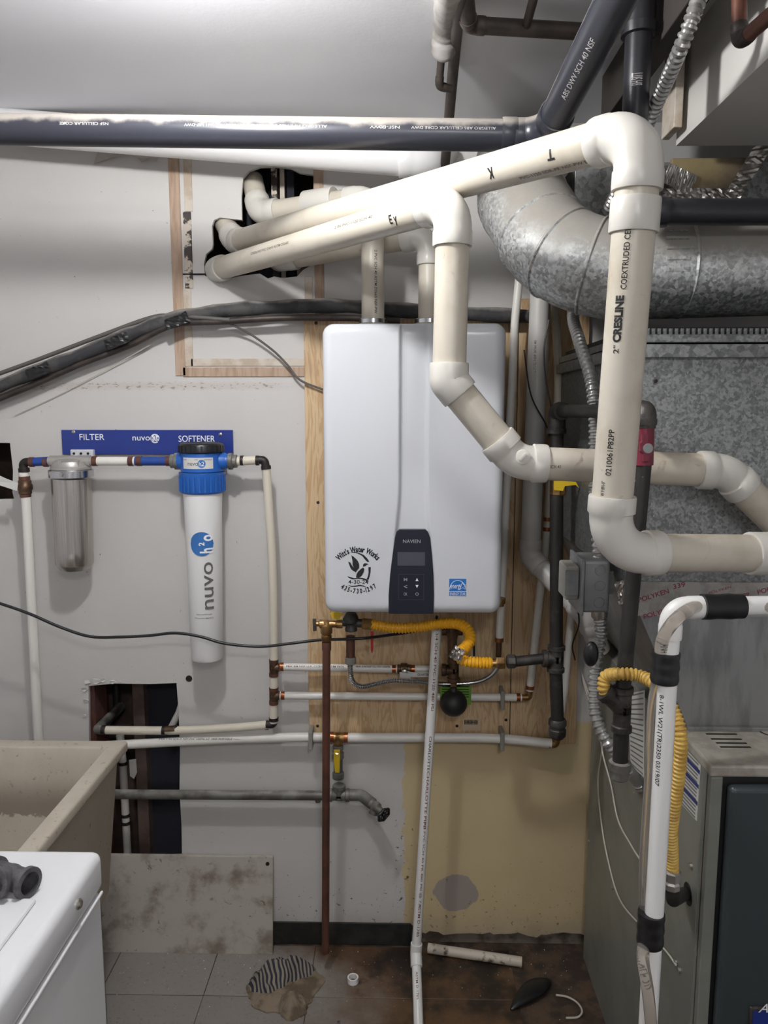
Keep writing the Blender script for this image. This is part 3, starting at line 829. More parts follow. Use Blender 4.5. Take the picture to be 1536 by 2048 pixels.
# ================================================================ black drain along the ceiling
YD = -.58
ab = thing('drain_pipe', 'black plastic drain pipe crossing the whole wall just below the ceiling', 'pipe', A(-80, 259, YD))
pD = [A(-160, 257, YD), A(1092, 272, YD), AZ(1262, -60, 2.30)]
sd = run(ab, pD, .031, W['abs'], W['abs'], bend=.06, hub=.035, k=1.12)
coupling(ab, A(1040, 272, YD), (1,0,0), .031, .03, W['abs'], 1.12)
p1, q1 = sd[0][1], sd[0][2]; d1 = -(q1-p1).normalized(); L1 = (q1-p1).length
for pxv, w_, s_ in ((560, .2, 'ALLEGRO PIPE ABS SCH 40 ASTM-F-628'), (430, .11, 'PW ASTM-D2661 NSF-DWV'), (180, .1, 'NSF CELLULAR CORE'), (770, .06, 'NSF-DWV'), (905, .17, 'ALLEGRO ABS CELLULAR CORE DWV'), (140, .012, 'I/O'), (765, .012, 'I/O')):
    pipe_text(ab, p1, d1, .031, s_, -along_px(p1, -d1, L1, pxv), w_, .0055, W['dust_print'], .42)
p1, q1 = sd[1][1], sd[1][2]; d1 = (q1-p1).normalized()
pipe_text(ab, p1, d1, .031, 'ABS DWV SCH 40 NSF', .22, .18, .01, W['dust_print'], -.1)
# vertical black waste pipe by the soffit
av = thing('waste_pipe', 'black upright waste pipe with a hub above the cream elbow at upper right', 'pipe', A(1277, 200, -.72))
t0 = A(1277, 80, -.72); 
run(av, [(t0.x, t0.y, CEIL-.002), (t0.x, t0.y, A(1277, 424, -.72).z), A(1620, 424, -.72)], .0242, W['abs_clean'], W['abs_clean'], hub=.03)
MB().prof((t0.x, t0.y, A(0,86,-.72).z), (0,0,1), [(0,.026),(.001,.032),(.018,.033),(.02,.029),(.06,.029)], 26).build('hub', W['abs_clean'], av)
pipe_text(av, (t0.x,t0.y,0), (0,0,1), .0242, 'BH SITT', A(1272,168,-.72).z, .022, .02, W['dust_print'], 0)

# white pipe close under the ceiling
wp = thing('white_pipe', 'wide white plastic pipe behind the black drain, sloping down to a coupling', 'pipe', A(200, 270, -.1))
run(wp, [A(-150, 240, -.12), A(858, 321, -.12), A(905, 293, .12)], .044, W['pvc_new'], W['pvc_new'], bend=.06, hub=.03, k=1.1)
# torn paper hanging under the pipes
b = MB(); q = [A(x,y,-.006) for x,y in [(196,300),(250,297),(320,302),(312,322),(300,316),(285,326),(275,316),(258,309),(222,318),(188,327)]]
for i_, p in enumerate(q): p.y -= .004*(i_ % 3)
b.prism(q, (0,.0012,0)); tag(b.build('torn_paper', W['paper'], smooth=0), 'torn flap of wall paper hanging below the black drain pipe', 'paper')

# copper lines under the ceiling
cu1 = thing('copper_pipe', 'tarnished horizontal copper pipe under the ceiling left of the slanting black drain', 'pipe', AZ(1000, 58, 2.42))
run(cu1, [AZ(925, -60, 2.425), AZ(938, 50, 2.425), AZ(1215, 66, 2.425)], .0155, W['copper_old'], W['copper_old'], bend=.02, hub=.016, k=1.12, seg=20)
MB().tube([AZ(1082,-60,2.43), AZ(1052,54,2.425)], .0085, 14).build('branch_pipe', W['copper_old'], cu1)
cu2 = thing('copper_pipe', 'tarnished copper pipe running down behind the black drain with a small bypass loop', 'pipe', A(893, 320, -.12))
pc = [AZ(922, -40, 2.40), A(908, 120, -.42), A(890, 330, -.12)]
MB().tube(spline(pc, 10), .0125, 18).build('pipe', W['copper_old'], cu2)
a0, a1 = A(903, 60, -.50), A(906, 76, -.48); MB().tube([a0, a1], .0145, 18).build('coupling', W['copper_ring'], cu2)
run(cu2, [A(884, 100, -.47), A(878, 172, -.42), A(902, 178, -.40)], .0085, W['copper_old'], W['copper_old'], bend=.01, hub=.012, k=1.15, seg=16)
b = MB(); pt = spline([AZ(902, -40, 2.40), A(893, 40, -.56), A(886, 114, -.47)], 12)
b.tube(pt, [.027+.0015*math.sin(i*1.7) for i in range(len(pt)-2)] + [.024, .016], 20)
tag(b.build('pipe_wrap', W['foam_grey']), 'grey wrapped pipe end hanging from the ceiling left of the copper pipes', 'pipe')

# ================================================================ round duct
du = thing('round_duct', 'galvanised round duct with a segmented elbow, dusty on top', 'duct', A(1300, 535, -.58))
RD = .100
pth = fillet([A(1700, 528, -.58), A(1130, 545, -.58), A(1043, 400, -.40), A(1020, 330, .03)], [.17, .12], 6)
b = MB(); b.tube(pth, RD, 40); b.build('duct', W['galv_duct'], du, 25)
for i in (1, 3, 5, 7, 9, 12):
    if i >= len(pth)-1: continue
    d = (pth[i+1]-pth[i-1]).normalized()
    MB().tube([pth[i]-d*.004, pth[i]-d*.001, pth[i]+d*.001, pth[i]+d*.004], [RD, RD+.0028, RD+.0028, RD], 40).build('seam', W['galv_duct'], du)
for x in (1222, 1358):
    p = A(x, 535, -.58); MB().tube([p, p+V((.004,0,0)), p+V((.008,0,0))], [RD+.0005, RD+.004, RD+.0005], 40).build('seam', W['galv_duct'], du)
for k in range(30):   # crimped sleeve
    an = 2*math.pi*k/30; p = A(1322, 535, -.58) + V((0, math.cos(an), math.sin(an)))*(RD)
    r_ = V((0, math.cos(an), math.sin(an)))
    MB().obox(p, (.022,0,0), r_*.0016, V((0,-r_.z,r_.y))*.003).build('crimp', W['galv_duct'], du, smooth=0)
# trunk behind the soffit
tk = thing('duct_trunk', 'dark rectangular metal duct trunk under the soffit behind the cream pipe', 'duct', A(1340, 330, -.4))
MB().box((.405,-.36,2.03),(1.5,-.02,2.258)).build('casing', W['galv_dark'], tk, smooth=0, bevel=.002)
g0 = A(1340,380,-.37); g1 = A(1492,300,-.37)
MB().box((g0.x,-.376,g0.z),(g1.x,-.3605,2.262)).build('insulation_board', W['insul_board'], tk, smooth=0, bevel=.002)
def crumple(a, b_, w, n=26, amp=.004, seed=1):
    """crumpled tape strip from a to b_"""
    r = random.Random(seed); a, b_ = V(a), V(b_); d = (b_-a); nrm = V((0,-1,0)); side = d.cross(nrm).normalized()
    mb = MB(); vs_, fs = [], []
    for i in range(n+1):
        for j in range(6):
            vs_.append(a + d*(i/n) + side*(j/5-.5)*w*(1+r.uniform(-.08,.08)) + nrm*(.002+r.uniform(0, amp)))
    for i in range(n):
        for j in range(5):
            q = i*6+j; fs.append((q, q+1, q+7, q+6))
    return mb.add(vs_, fs)
crumple(A(1325, 392, -.38), A(1470, 390, -.38), .03, seed=2).build('foil_tape', W['foil'], tk, smooth=0)
crumple(A(1462, 395, -.385), A(1545, 262, -.385), .035, seed=3).build('foil_tape', W['foil'], tk, smooth=0)
crumple(A(1330, 345, -.38), A(1385, 372, -.38), .045, seed=4).build('foil_tape', W['poly_tape'], tk, smooth=0)

# ================================================================ insulated line set and cables on the wall
ls = thing('line_set', 'black insulated line set sagging across the wall from left edge to the heater top', 'pipe', A(340, 640, -.05))
p1 = [A(-60,795,-.05),A(60,748,-.05),A(160,710,-.05),A(260,668,-.05),A(345,638,-.05),A(440,622,-.05),A(560,614,-.05),A(680,612,-.05),A(800,620,-.05),A(940,628,-.06),A(1090,634,-.06)]
pt = spline(p1, 8); b = MB(); b.tube(pt, [.0195 + .0025*math.sin(i*.9)*math.sin(i*.31) for i in range(len(pt))], 18); b.build('insulation', W['foam'], ls)
p2 = [A(-60,820,-.04),A(60,772,-.045),A(160,728,-.045),A(260,690,-.045),A(345,650,-.055),A(440,643,-.06),A(560,636,-.06),A(690,636,-.06),A(800,640,-.05)]
b = MB(); b.tube(spline(p2, 8), .0095, 14); b.build('suction_tube', W['copper_old'], ls)
p3 = [A(-60,768,-.045),A(60,725,-.045),A(200,672,-.045),A(300,636,-.05),A(350,632,-.06),A(460,640,-.068)]
b = MB(); b.tube(spline(p3, 8), .006, 10); b.build('control_cable', W['grey_cord'], ls)
for (x,y) in ((235,682),(355,642),(78,742)):
    crumple(A(x-22,y+9,-.072), A(x+22,y-9,-.072), .03, 8, .004, x).build('tape_wrap', W['tape_black'], ls, smooth=0)
b = MB(); b.tube(spline([A(455,645,-.06),A(500,668,-.035),A(545,700,-.03),A(575,730,-.03),A(600,760,-.032),A(648,780,-.035)], 8), .0032, 8)
tag(b.build('cable', W['grey_cord']), 'thin grey cable curving from the line set to the heater left side', 'cable')
b = MB(); b.tube(spline([A(300,690,-.02),A(220,735,-.012),A(120,788,-.008),A(30,830,-.008)], 8), .0014, 6)
tag(b.build('cable', W['wire_white']), 'thin pale wire slanting down the wall under the line set', 'cable')
b = MB(); b.tube(spline([A(-40,1198,-.2),A(0,1207,-.2),A(60,1228,-.2),A(120,1254,-.2),A(180,1273,-.2),A(240,1274,-.2),A(300,1271,-.2),A(350,1266,-.2),A(400,1273,-.2),A(450,1287,-.2),
    A(520,1293,-.19),A(580,1287,-.19),A(640,1280,-.19),A(720,1277,-.235),A(780,1270,-.18),A(830,1262,-.15),A(866,1250,-.14),A(874,1232,-.14)], 6), .0042, 10)
tag(b.build('power_cord', W['cord']), 'black power cord strung across the wall to the underside of the heater', 'cord')

# ================================================================ blue sign, filter, softener
sg_ = thing('sign_plate', 'blue mounting sign reading FILTER and SOFTENER on the wall', 'sign', A(295, 905, 0))
s0, s1 = A(125, 909, -.01), A(465, 860, -.01)
MB().box((s0.x,-.010,s0.z),(s1.x,-.001,s1.z)).build('plate', W['blue_sign'], sg_, smooth=0, bevel=.001)
text_px(sg_, 'FILTER', 159, 868, 209, 880, -.010, W['white_print']); text_px(sg_, 'SOFTENER', 357, 871, 430, 884, -.010, W['white_print'])
text_px(sg_, 'nuvo', 265, 873, 300, 881, -.010, W['white_print'])
p = A(310, 877, -.010); MB().prof(p, (0,-1,0), [(0,.0135),(.0008,.0135)], 28).build('logo_disc', W['white_print'], sg_, smooth=0)
text_px(sg_, 'h2o', 302, 870, 319, 884, -.0110, W['blue_sign'])
for x,y in ((147,864),(441,869)): MB().prof(A(x,y,-.010), (0,-1,0), [(-.001,.0055),(.0015,.005),(.0025,.003)], 14).build('screw', W['zinc'], sg_)
bk = MB().box((A(140,916,-.03).x,-.028,A(0,918,-.03).z),(A(185,898,-.03).x,-.010,A(0,899,-.03).z)).build('filter_bracket', W['white_enamel'], sg_, smooth=0, bevel=.003)
for x in (148,162,176): MB().prof(A(x,907,-.028), (0,-1,0), [(-.001,.004),(.002,.0035)], 10).build('screw', W['nail'], bk)

YF = -.09
fl = thing('water_filter', 'stainless steel water filter housing hanging below the blue sign', 'filter', A(148, 1138, YF))
c = A(142, 940, YF); fx = c.x
zf = lambda y: A(142, y, YF).z
b = MB(); b.prof((fx,YF,zf(938)), (0,0,1), [(0,.055),(.006,.055),(.010,.050),(.022,.047),(.027,.04),(.030,.02),(.030,.001)], 32)
for k in range(6):
    a_ = k*math.pi/3+.3; b.box((fx+.044*math.cos(a_)-.005, YF+.044*math.sin(a_)-.005, zf(938)), (fx+.044*math.cos(a_)+.005, YF+.044*math.sin(a_)+.005, zf(938)+.026))
for s_ in (-1,1): b.prof((fx,YF,A(0,922,YF).z), (s_,0,0), [(0,.016),(.058,.016),(.058,.013),(.062,.013)], 18)
b.build('filter_head', W['cast_alu'], fl)
MB().prof((fx,YF,zf(954)), (0,0,1), [(0,.056),(.001,.061),(.020,.061),(.022,.057)], 36).build('clamp_ring', W['chrome'], fl)
p = V((fx, YF-.062, zf(945))); MB().hexn(p+V((0,.004,0)), p-V((0,.006,0)), .006).build('clamp_bolt', W['zinc'], fl)
xb = A(149, 1120, YF).x
MB().prof((fx,YF,zf(957)), V((xb-fx,0,zf(1136)-zf(957))), [(0,.055),(.205,.0525),(zf(957)-zf(1126),.0525),(zf(957)-zf(1129),.050),(zf(957)-zf(1138),.040),(zf(957)-zf(1140),.02)], 40).build('housing', W['steel'], fl)

sf = thing('water_softener', 'tall white softener cylinder with blue ribbed head and black cap', 'softener', A(415, 1322, YF))
c = A(404, 940, YF); sx = c.x; zs = lambda y: A(404, y, YF).z
MB().prof((sx,YF,zs(984)), V((A(415,1320,YF).x-sx,0,zs(1316)-zs(984))), [(0,.0545),(.05,.0525),(zs(984)-zs(1314),.0455),(zs(984)-zs(1316),.044)], 44).build('cylinder', W['pvc_new'], sf)
b = MB(); b.prof((sx,YF,zs(942)), (0,0,1), [(0,.058),(.03,.058),(.052,.056),(.056,.05)], 40)
for s_ in (-1,1): b.prof((sx,YF,zs(922)), (s_,0,0), [(0,.024),(.066,.024),(.07,.021),(.076,.021)], 20)
b.build('head', W['blue'], sf)
ring = MB(); n = 72
pr = [(0,.054),(.003,.0605),(.006,.0625),(.05,.0625),(.056,.0645),(.060,.064),(.0605,.058)]
ring.prof((sx,YF,zs(986)), (0,0,1), pr, n); ringo = ring.build('union_nut', W['blue'], sf)
for k in range(26):
    a_ = 2*math.pi*k/26; q = V((sx+.0625*math.cos(a_), YF+.0625*math.sin(a_), zs(986)+.028)); r_ = V((math.cos(a_), math.sin(a_), 0))
    MB().obox(q, r_*.0022, V((-r_.y,r_.x,0))*.0022, (0,0,.021)).build('rib', W['blue'], ringo, smooth=0)
cap = MB().prof((sx,YF,zs(906)), (0,0,1), [(0,.0555),(.004,.0625),(.022,.0625),(.028,.058),(.030,.05),(.028,.045),(.028,.001)], 40).build('cap', W['black_plastic'], sf)
for k in range(24):
    a_ = 2*math.pi*k/24; r_ = V((math.cos(a_), math.sin(a_), 0)); q = V((sx,YF,zs(906)+.013)) + r_*.0625
    MB().obox(q, r_*.0015, V((-r_.y,r_.x,0))*.003, (0,0,.009)).build('grip', W['black_plastic'], cap, smooth=0)
# curved head label
def cyl_patch(parent, name, cx, cy, z0, z1, R, a0, a1, m, n=16):
    b = MB(); vs_ = []; fs = []
    for i in range(n+1):
        a_ = a0+(a1-a0)*i/n
        for z in (z0, z1): vs_.append((cx+R*math.sin(a_), cy-R*math.cos(a_), z))
    for i in range(n): fs.append((2*i, 2*i+2, 2*i+3, 2*i+1))
    return b.add(vs_, fs).build(name, m, parent)
hl = cyl_patch(sf, 'label', sx, YF, zs(935), zs(913), .0588, -.75, .8, W['label_white'])
zc = zs(925)
pipe_text(hl, (sx,YF,zc), (0,0,1), .0588, 'n', -9, .001, .001, W['grey_ink']) if False else None
def ring_text(parent, string, cx, cy, zc, R, a_c, w, h, m):
    v, f = fit2d(string, w, h); b = MB()
    b.add([(cx+(R+.0006)*math.sin(a_c+x/R), cy-(R+.0006)*math.cos(a_c+x/R), zc+y) for x, y in v], f)
    return b.build('lettering', m, parent, smooth=0)
ring_text(hl, 'nuvo', sx, YF, zc-.001, .0588, -.18, .030, .008, W['grey_ink'])
b = MB(); b.add([(sx+.0594*math.sin(.24+.011*math.cos(t)/.0588), YF-.0594*math.cos(.24+.011*math.cos(t)/.0588), zc+.011*math.sin(t)) for t in [2*math.pi*k/24 for k in range(24)]], [tuple(range(24))])
b.build('logo_disc', W['blue_logo'], hl, smooth=0)
ring_text(hl, 'h2', sx, YF, zc, .0594, .24, .014, .012, W['white_print'])
ring_text(hl, 'HARD', sx, YF, zs(917), .0588, -.6, .014, .0035, W['grey_ink']); ring_text(hl, 'SOFTENED', sx, YF, zs(917), .0588, .55, .022, .0035, W['grey_ink']); ring_text(hl, 'OFF', sx, YF, zs(917), .0588, 0, .009, .0035, W['grey_ink'])
# column lettering
ax0 = V((sx,YF,zs(984))); axd = V((A(415,1320,YF).x-sx,0,zs(1322)-zs(984))).normalized()
def col_t(y): return (A(409, y, YF).z - ax0.z)/axd.z
def Rc(t): return lerp(.0527, .0455, max(0, min(1, (t-.05)/(col_t(1322)-.05))))
t_ = (col_t(1118)+col_t(1210))/2
pipe_text(sf, ax0, -axd, Rc(t_)+.0012, 'nuvo', -t_, abs(col_t(1210)-col_t(1118)), .026, W['grey_ink'], rot=.2)
t_ = col_t(1082); q = ax0+axd*t_; Rl = Rc(t_)+.0014
def col_pt(u, w_, R, ph):     # u along column (m, upward), w_ around (m)
    a_ = ph + w_/R
    return q - axd*u + V((math.sin(a_)*R, -math.cos(a_)*R, 0))
b = MB(); nn = 7
for i in range(-12, 12):
    x0_, x1_ = i*.034/12, (i+1)*.034/12; h0 = math.sqrt(max(0,.034**2-x0_**2)); h1 = math.sqrt(max(0,.034**2-x1_**2))
    b.add([col_pt(-h0,x0_,Rl,.12), col_pt(-h1,x1_,Rl,.12), col_pt(h1,x1_,Rl,.12), col_pt(h0,x0_,Rl,.12)], [(0,1,2,3)])
disc = b.build('logo_disc', W['blue_logo'], sf)
pipe_text(disc, q, -axd, Rl+.0004, 'h  o', 0, .052, .038, W['white_print'], rot=.12, bold=.03)
pipe_text(disc, q, -axd, Rl+.0004, '2', .0, .010, .016, W['white_print'], rot=-.14, bold=.03)
for y_, s_, w_ in ((1220, 'www.nuvoh2o.com', .044), (1228, '877nuvoH2O (888-6426)', .054)):
    t_ = col_t(y_); ring_text(sf, s_, (ax0+axd*t_).x, YF, (ax0+axd*t_).z, Rc(t_)+.0008, .12, w_, .0045, W['grey_ink'])

# pipes around the filters
RP = .0125
def prun(name, label, loc, cat='pipe'): return thing(name, label, cat, loc)
zl = A(0, 922, YF).z
f1 = prun('pipe_spool', 'white and blue pipe spool joining the steel filter to the softener', A(262, 922, YF))
xa, xb_ = fx+.062, sx-.075
xm = lerp(xa, xb_, .52)
MB().tube([(xa,YF,zl),(xm,YF,zl)], RP, 16).build('pipe', W['pex'], f1); MB().tube([(xm,YF,zl),(xb_-.01,YF,zl)], RP*1.02, 16).build('pipe', W['blue_pipe'], f1)
for x_ in (xa+.008, xm-.012, xm+.012, xb_-.018): crimp(f1, (x_,YF,zl), (1,0,0), RP, W['copper'], .014)
MB().prof((xb_-.014,YF,zl), (1,0,0), [(0,.016),(.002,.02),(.012,.02),(.014,.024),(.024,.024),(.026,.02)], 12).build('union', W['galv_pipe'], f1)
f2 = prun('pipe_riser', 'white riser pipe at far left with valve, feeding the steel filter', A(75, 1475, -.09))
pl_ = [(fx-.060,YF,zl), A(45, 924, YF), A(52, 1000, YF), A(78, 1500, -.06)]
MB().tube([pl_[0], A(62,924,YF)], RP, 16).build('pipe', W['blue_pipe'], f2)
for x_ in (64, 92): crimp(f2, A(x_,924,YF), (1,0,0), RP, W['copper'], .012)
MB().tube(fillet([A(62,924,YF), A(46,924,YF), A(48,950,YF)], .012), RP*.95, 16).build('elbow', W['black_ring'], f2)
MB().tube([A(47,940,YF), A(53,1005,YF), A(78,1500,-.05)], .0135, 16).build('pipe', W['pex'], f2)
for y_ in (940, 957, 990): 
    p = A(48+ (y_-940)*.06, y_, YF); crimp(f2, p, (0.05,0,-1), .0135, W['black_ring'] if y_ == 940 else W['copper'], .012)
p = A(50, 974, YF)
vb = MB().prof(p+V((0,0,.022)), (0,0,-1), [(0,.014),(.004,.018),(.012,.018),(.016,.021),(.028,.021),(.032,.018),(.040,.018),(.044,.014)], 12).build('valve_body', W['bronze'], f2)
MB().tube([p, p+V((-.035,-.0,.0))], .008, 12).build('valve_stem', W['bronze'], f2)
b = MB(); q = [A(-30,938,-.13), A(14,958,-.125), A(36,966,-.12), A(34,982,-.12), A(10,974,-.125), A(-30,962,-.13)]; b.prism(q, (0,.001,0)); b.build('valve_tag', W['label_white'], f2, smooth=0)
f3 = prun('pipe_riser', 'ivory pipe from the softener outlet down the wall and left into the lower hole', A(547, 1450, -.06))
xo = sx+.075
MB().prof((xo,YF,zl), (1,0,0), [(0,.02),(.002,.024),(.012,.024),(.014,.019),(.024,.019),(.026,.015)], 12).build('union', W['galv_pipe'], f3)
MB().tube([(xo+.02,YF,zl), A(518,920,YF)], RP, 16).build('pipe', W['pex_aged'], f3)
for x_ in (484, 515): crimp(f3, A(x_,921,YF), (1,0,0), RP, W['black_ring'], .009)
MB().tube(fillet([A(514,920,YF), A(529,920,YF), A(532,936,YF)], .01), RP*.95, 14).build('elbow', W['black_ring'], f3)
crimp(f3, A(532,935,YF), (.1,0,-1), RP, W['black_ring'], .01)
down = spline([A(532,932,YF), A(536,990,-.085), A(545,1130,-.075), A(548,1300,-.062), A(547,1445,-.062)], 8)
MB().tube(down, RP, 16).build('pipe', W['pex_aged'], f3)
for y_ in (1322, 1349, 1378, 1405, 1438): crimp(f3, A(547.5,y_,-.062), (0,0,1), RP, W['copper'] if y_ < 1420 else W['black_ring'], .010)
for y_ in (1335, 1391): tee(f3, A(547.5,y_,-.062), [(0,0,1),(0,0,-1),(1,0,0)], RP, .016, W['bronze'], band=False, k=1.05)
cr = A(547,1449,-.062)
MB().tube(fillet([cr+V((0,0,.016)), cr, cr+V((-.022,0,0))], .01), RP*.95, 14).build('elbow', W['black_ring'], f3)
lf = spline([A(540,1449,-.06), A(460,1456,-.055), A(345,1461,-.04), A(204,1460,-.03)], 8)
MB().tube(lf, RP, 16).build('pipe', W['pex_aged'], f3)
for x_, y_ in ((534,1450),(352,1460),(328,1461),(207,1460)): crimp(f3, A(x_,y_,-.048 if x_ > 500 else -.038), (1,0,0), RP, W['black_ring'], .010)
MB().tube([A(352,1460,-.04),A(328,1461,-.038)], RP*1.05, 14).build('coupling', W['bronze'], f3)
MB().tube(fillet([A(208,1460,-.03), A(194,1459,-.03), A(240,1412,.2)], .012), RP*1.1, 14).build('elbow', W['galv_pipe'], f3)

# things inside the lower hole
ih = prun('pipe_riser', 'thin white pipe standing inside the dark lower wall hole', A(250, 1710, .08))
MB().tube([A(240,1470,.08), A(246,1530,.08), A(257,1745,.08)], .0125, 14).build('pipe', W['pvc_grey'], ih)
for y_ in (1526, 1630, 1645): crimp(ih, A(246+(y_-1526)*.05,y_,.08), (0,0,1), .0125, W['black_ring'], .01)
b = MB(); b.prism([A(258,1520,.07),A(272,1518,.07),A(274,1545,.07),A(268,1558,.07),A(260,1552,.07)], (0,.001,0)); b.build('valve_tag', W['label_white'], ih, smooth=0)
ib = prun('iron_pipe', 'dark iron pipe stub slanting back inside the lower wall hole', A(235, 1418, .12))
MB().tube([A(195,1462,.03), A(242,1413,.2)], .015, 14).build('pipe', W['galv_pipe'], ib)
MB().tube([A(232,1366,.2), A(234,1425,.2)], .012, 12).build('pipe', W['iron'], ib)
b = MB(); b.tube([A(340,1460,.06), A(358,1425,.06), A(364,1405,.06)], .011, 12)
tag(b.build('grey_tube', W['pvc_grey']), 'short pale grey tube leaning at the right edge of the lower wall hole', 'pipe')
b = MB(); b.tube([A(290,1560,.11), A(289,1640,.11), A(287,1720,.11)], .005, 8)
tag(b.build('blue_cable', W['blue_pipe']), 'blue cable hanging inside the dark lower wall hole', 'cable')

# ================================================================ pex lines on the plywood
def px_clip(parent, x, y, Y):
    p = A(x,y,Y); return MB().box((p.x-.006,-.075,p.z-.028),(p.x+.006,-.0195,p.z+.03)).build('clip', W['clip'], parent, smooth=0, bevel=.003)
R3 = .0112
YX = -.055
h1 = prun('pex_line', 'upper white pex line from the wall tee to the valve under the heater', A(680, 1335, YX))
s_ = [A(550,1333,-.062), A(795,1338,YX)]
MB().tube([A(560,1333.5,-.062), A(796,1338,YX)], R3, 16).build('pipe', W['pex'], h1)
crimp(h1, A(564,1333.5,-.062), (1,0,0), R3, W['copper_ring']); crimp(h1, A(788,1338,YX), (1,0,0), R3, W['copper_ring'])
pipe_text(h1, A(550,1333,-.062), (1,0,0), R3, 'PEX 3/4 NSF U.P. CODES ASTM F876', .12, .17, .0045, W['ink'], -.1)
pipe_text(h1, A(550,1333,-.062), (1,0,0), R3, 'PEX 3/4 NSF CL-TD 100PSI', .29, .10, .0045, W['ink'], -.1)
va = MB().prof(A(794,1338,YX), (1,0,0), [(0,.011),(.004,.014),(.010,.014),(.012,.018),(.030,.018),(.032,.014),(.040,.014),(.043,.011)], 12).build('valve_body', W['bronze'], h1)
MB().tube([A(860-38,1338,YX), A(876,1339,YX)], R3, 16).build('pipe', W['pex'], h1)
crimp(h1, A(826,1338,YX), (1,0,0), R3, W['copper_ring']); crimp(h1, A(873,1339,YX), (1,0,0), R3, W['copper_ring'])
p = A(809,1345,YX-.03); MB().prof(p+V((0,.02,0)), (0,-1,0), [(0,.009),(.02,.009),(.022,.006)], 14).build('valve_stem', W['zinc'], h1)
hd = MB().prism([A(x,y,YX-.03) for x,y in [(806,1340),(824,1345),(858,1344),(867,1348),(864,1354),(826,1355),(806,1352)]], (0,.004,0)).build('valve_handle', W['label_white'], h1, smooth=0, bevel=.001)
text_px(hd, 'QUARTER', 835, 1347, 858, 1352, YX-.03, W['ink'])
b = MB(); b.prism([A(799,1344,YX-.035),A(820,1347,YX-.035),A(822,1360,YX-.035),A(800,1362,YX-.035)], (0,.001,0)); b.build('valve_tag', W['label_white'], h1, smooth=0)
h2 = prun('pex_line', 'lower white pex line from the wall tee across the plywood to a riser', A(800, 1390, YX))
seg_ = pexrun(h2, [A(560,1391,-.062), A(1058,1395,YX), A(1095,1050,-.065)], R3, W['pex'], W['brass'], W['copper_ring'], ends=(.0,.0), cl=.022)
crimp(h2, A(566,1391,-.062), (1,0,0), R3, W['copper_ring']); px_clip(h2, 1004, 1398, YX)
MB().tube(spline([A(1095,1054,-.065), A(1100,960,-.068), A(1116,770,-.07), A(1106,560,-.06)], 6), R3, 16).build('pipe', W['pex_aged'], h2)
crimp(h2, A(1094.5,1058,-.065), (0,0,1), R3, W['copper_ring']); crimp(h2, A(1095.5,1038,-.065), (0,0,1), R3, W['copper_ring'])
pipe_text(h2, seg_[1][1], seg_[1][0]-seg_[1][1], R3, 'PEX 3/4 NSF', -.22, .08, .0045, W['ink'], 0) 
h3 = prun('pex_line', 'lowest white pex line under the plywood, from the sink to the gas drip leg', A(700, 1480, -.05))
R4 = .0138
p3_ = [A(200,1492,-.035), A(420,1480,-.04), A(560,1475,-.045), A(668,1474,-.045)]
MB().tube(spline(p3_, 6), R4, 16).build('pipe', W['pex'], h3)
MB().tube(spline([A(688,1475,-.045), A(880,1475,-.045), A(1000,1477,-.05), A(1103,1487,-.06)], 6), R4, 16).build('pipe', W['pex'], h3)
for x_, y_ in ((664,1474),(692,1475),(1097,1486)): crimp(h3, A(x_,y_,-.047), (1,0,0), R4, W['copper_ring'], .012)
tee(h3, A(676,1475,-.045), [(1,0,0),(-1,0,0),(0,0,-1)], R4, .02, W['brass'], band=False, k=1.1)
q = A(1111,1488,-.06)
MB().tube(fillet([q+V((-.02,0,.001)), q, q+V((.004,0,.03))], .01), R4*.95, 14).build('elbow', W['brass'], h3)
MB().tube([q+V((.003,0,.02)), A(1129,1380,-.06), A(1146,1190,-.055)], R3, 14).build('pipe', W['pex'], h3)
px_clip(h3, 623, 1475, -.045); px_clip(h3, 1003, 1478, -.05)
pipe_text(h3, A(420,1480,-.043), (1,0,.01), R4, 'PEX 1 IN SDR-9 NSF-PW 100PSI AT 180F POTABLE TUBING', -.02, .26, .005, W['ink'], -.2)
# shutoff down to the iron pipe
sv = prun('ball_valve', 'small ball valve with yellow handle between pex tee and the iron pipe', A(676, 1560, -.05))
p = A(676,1490,-.045)
MB().prof(p, (0,0,-1), [(0,.014),(.004,.0165),(.014,.0165),(.016,.013),(.022,.013),(.025,.018),(.04,.018),(.043,.014),(.085,.014),(.088,.018),(.105,.018)], 14).build('valve_body', W['galv_pipe'], sv)
hh = MB().prism([A(x,y,-.078) for x,y in [(668,1500),(680,1500),(680,1520),(679,1546),(670,1546),(667,1520)]], (0,.005,0)).build('valve_handle', W['yellow_handle'], sv, smooth=0, bevel=.0015)
pipe_text(hh, A(673.5,1524,-.078), (0,0,1), 1, 'QUARTER', 0, .035, .006, W['ink'], 0)
MB().tube([A(674,1506,-.05), A(674,1506,-.078)], .005, 10).build('valve_stem', W['zinc'], sv)
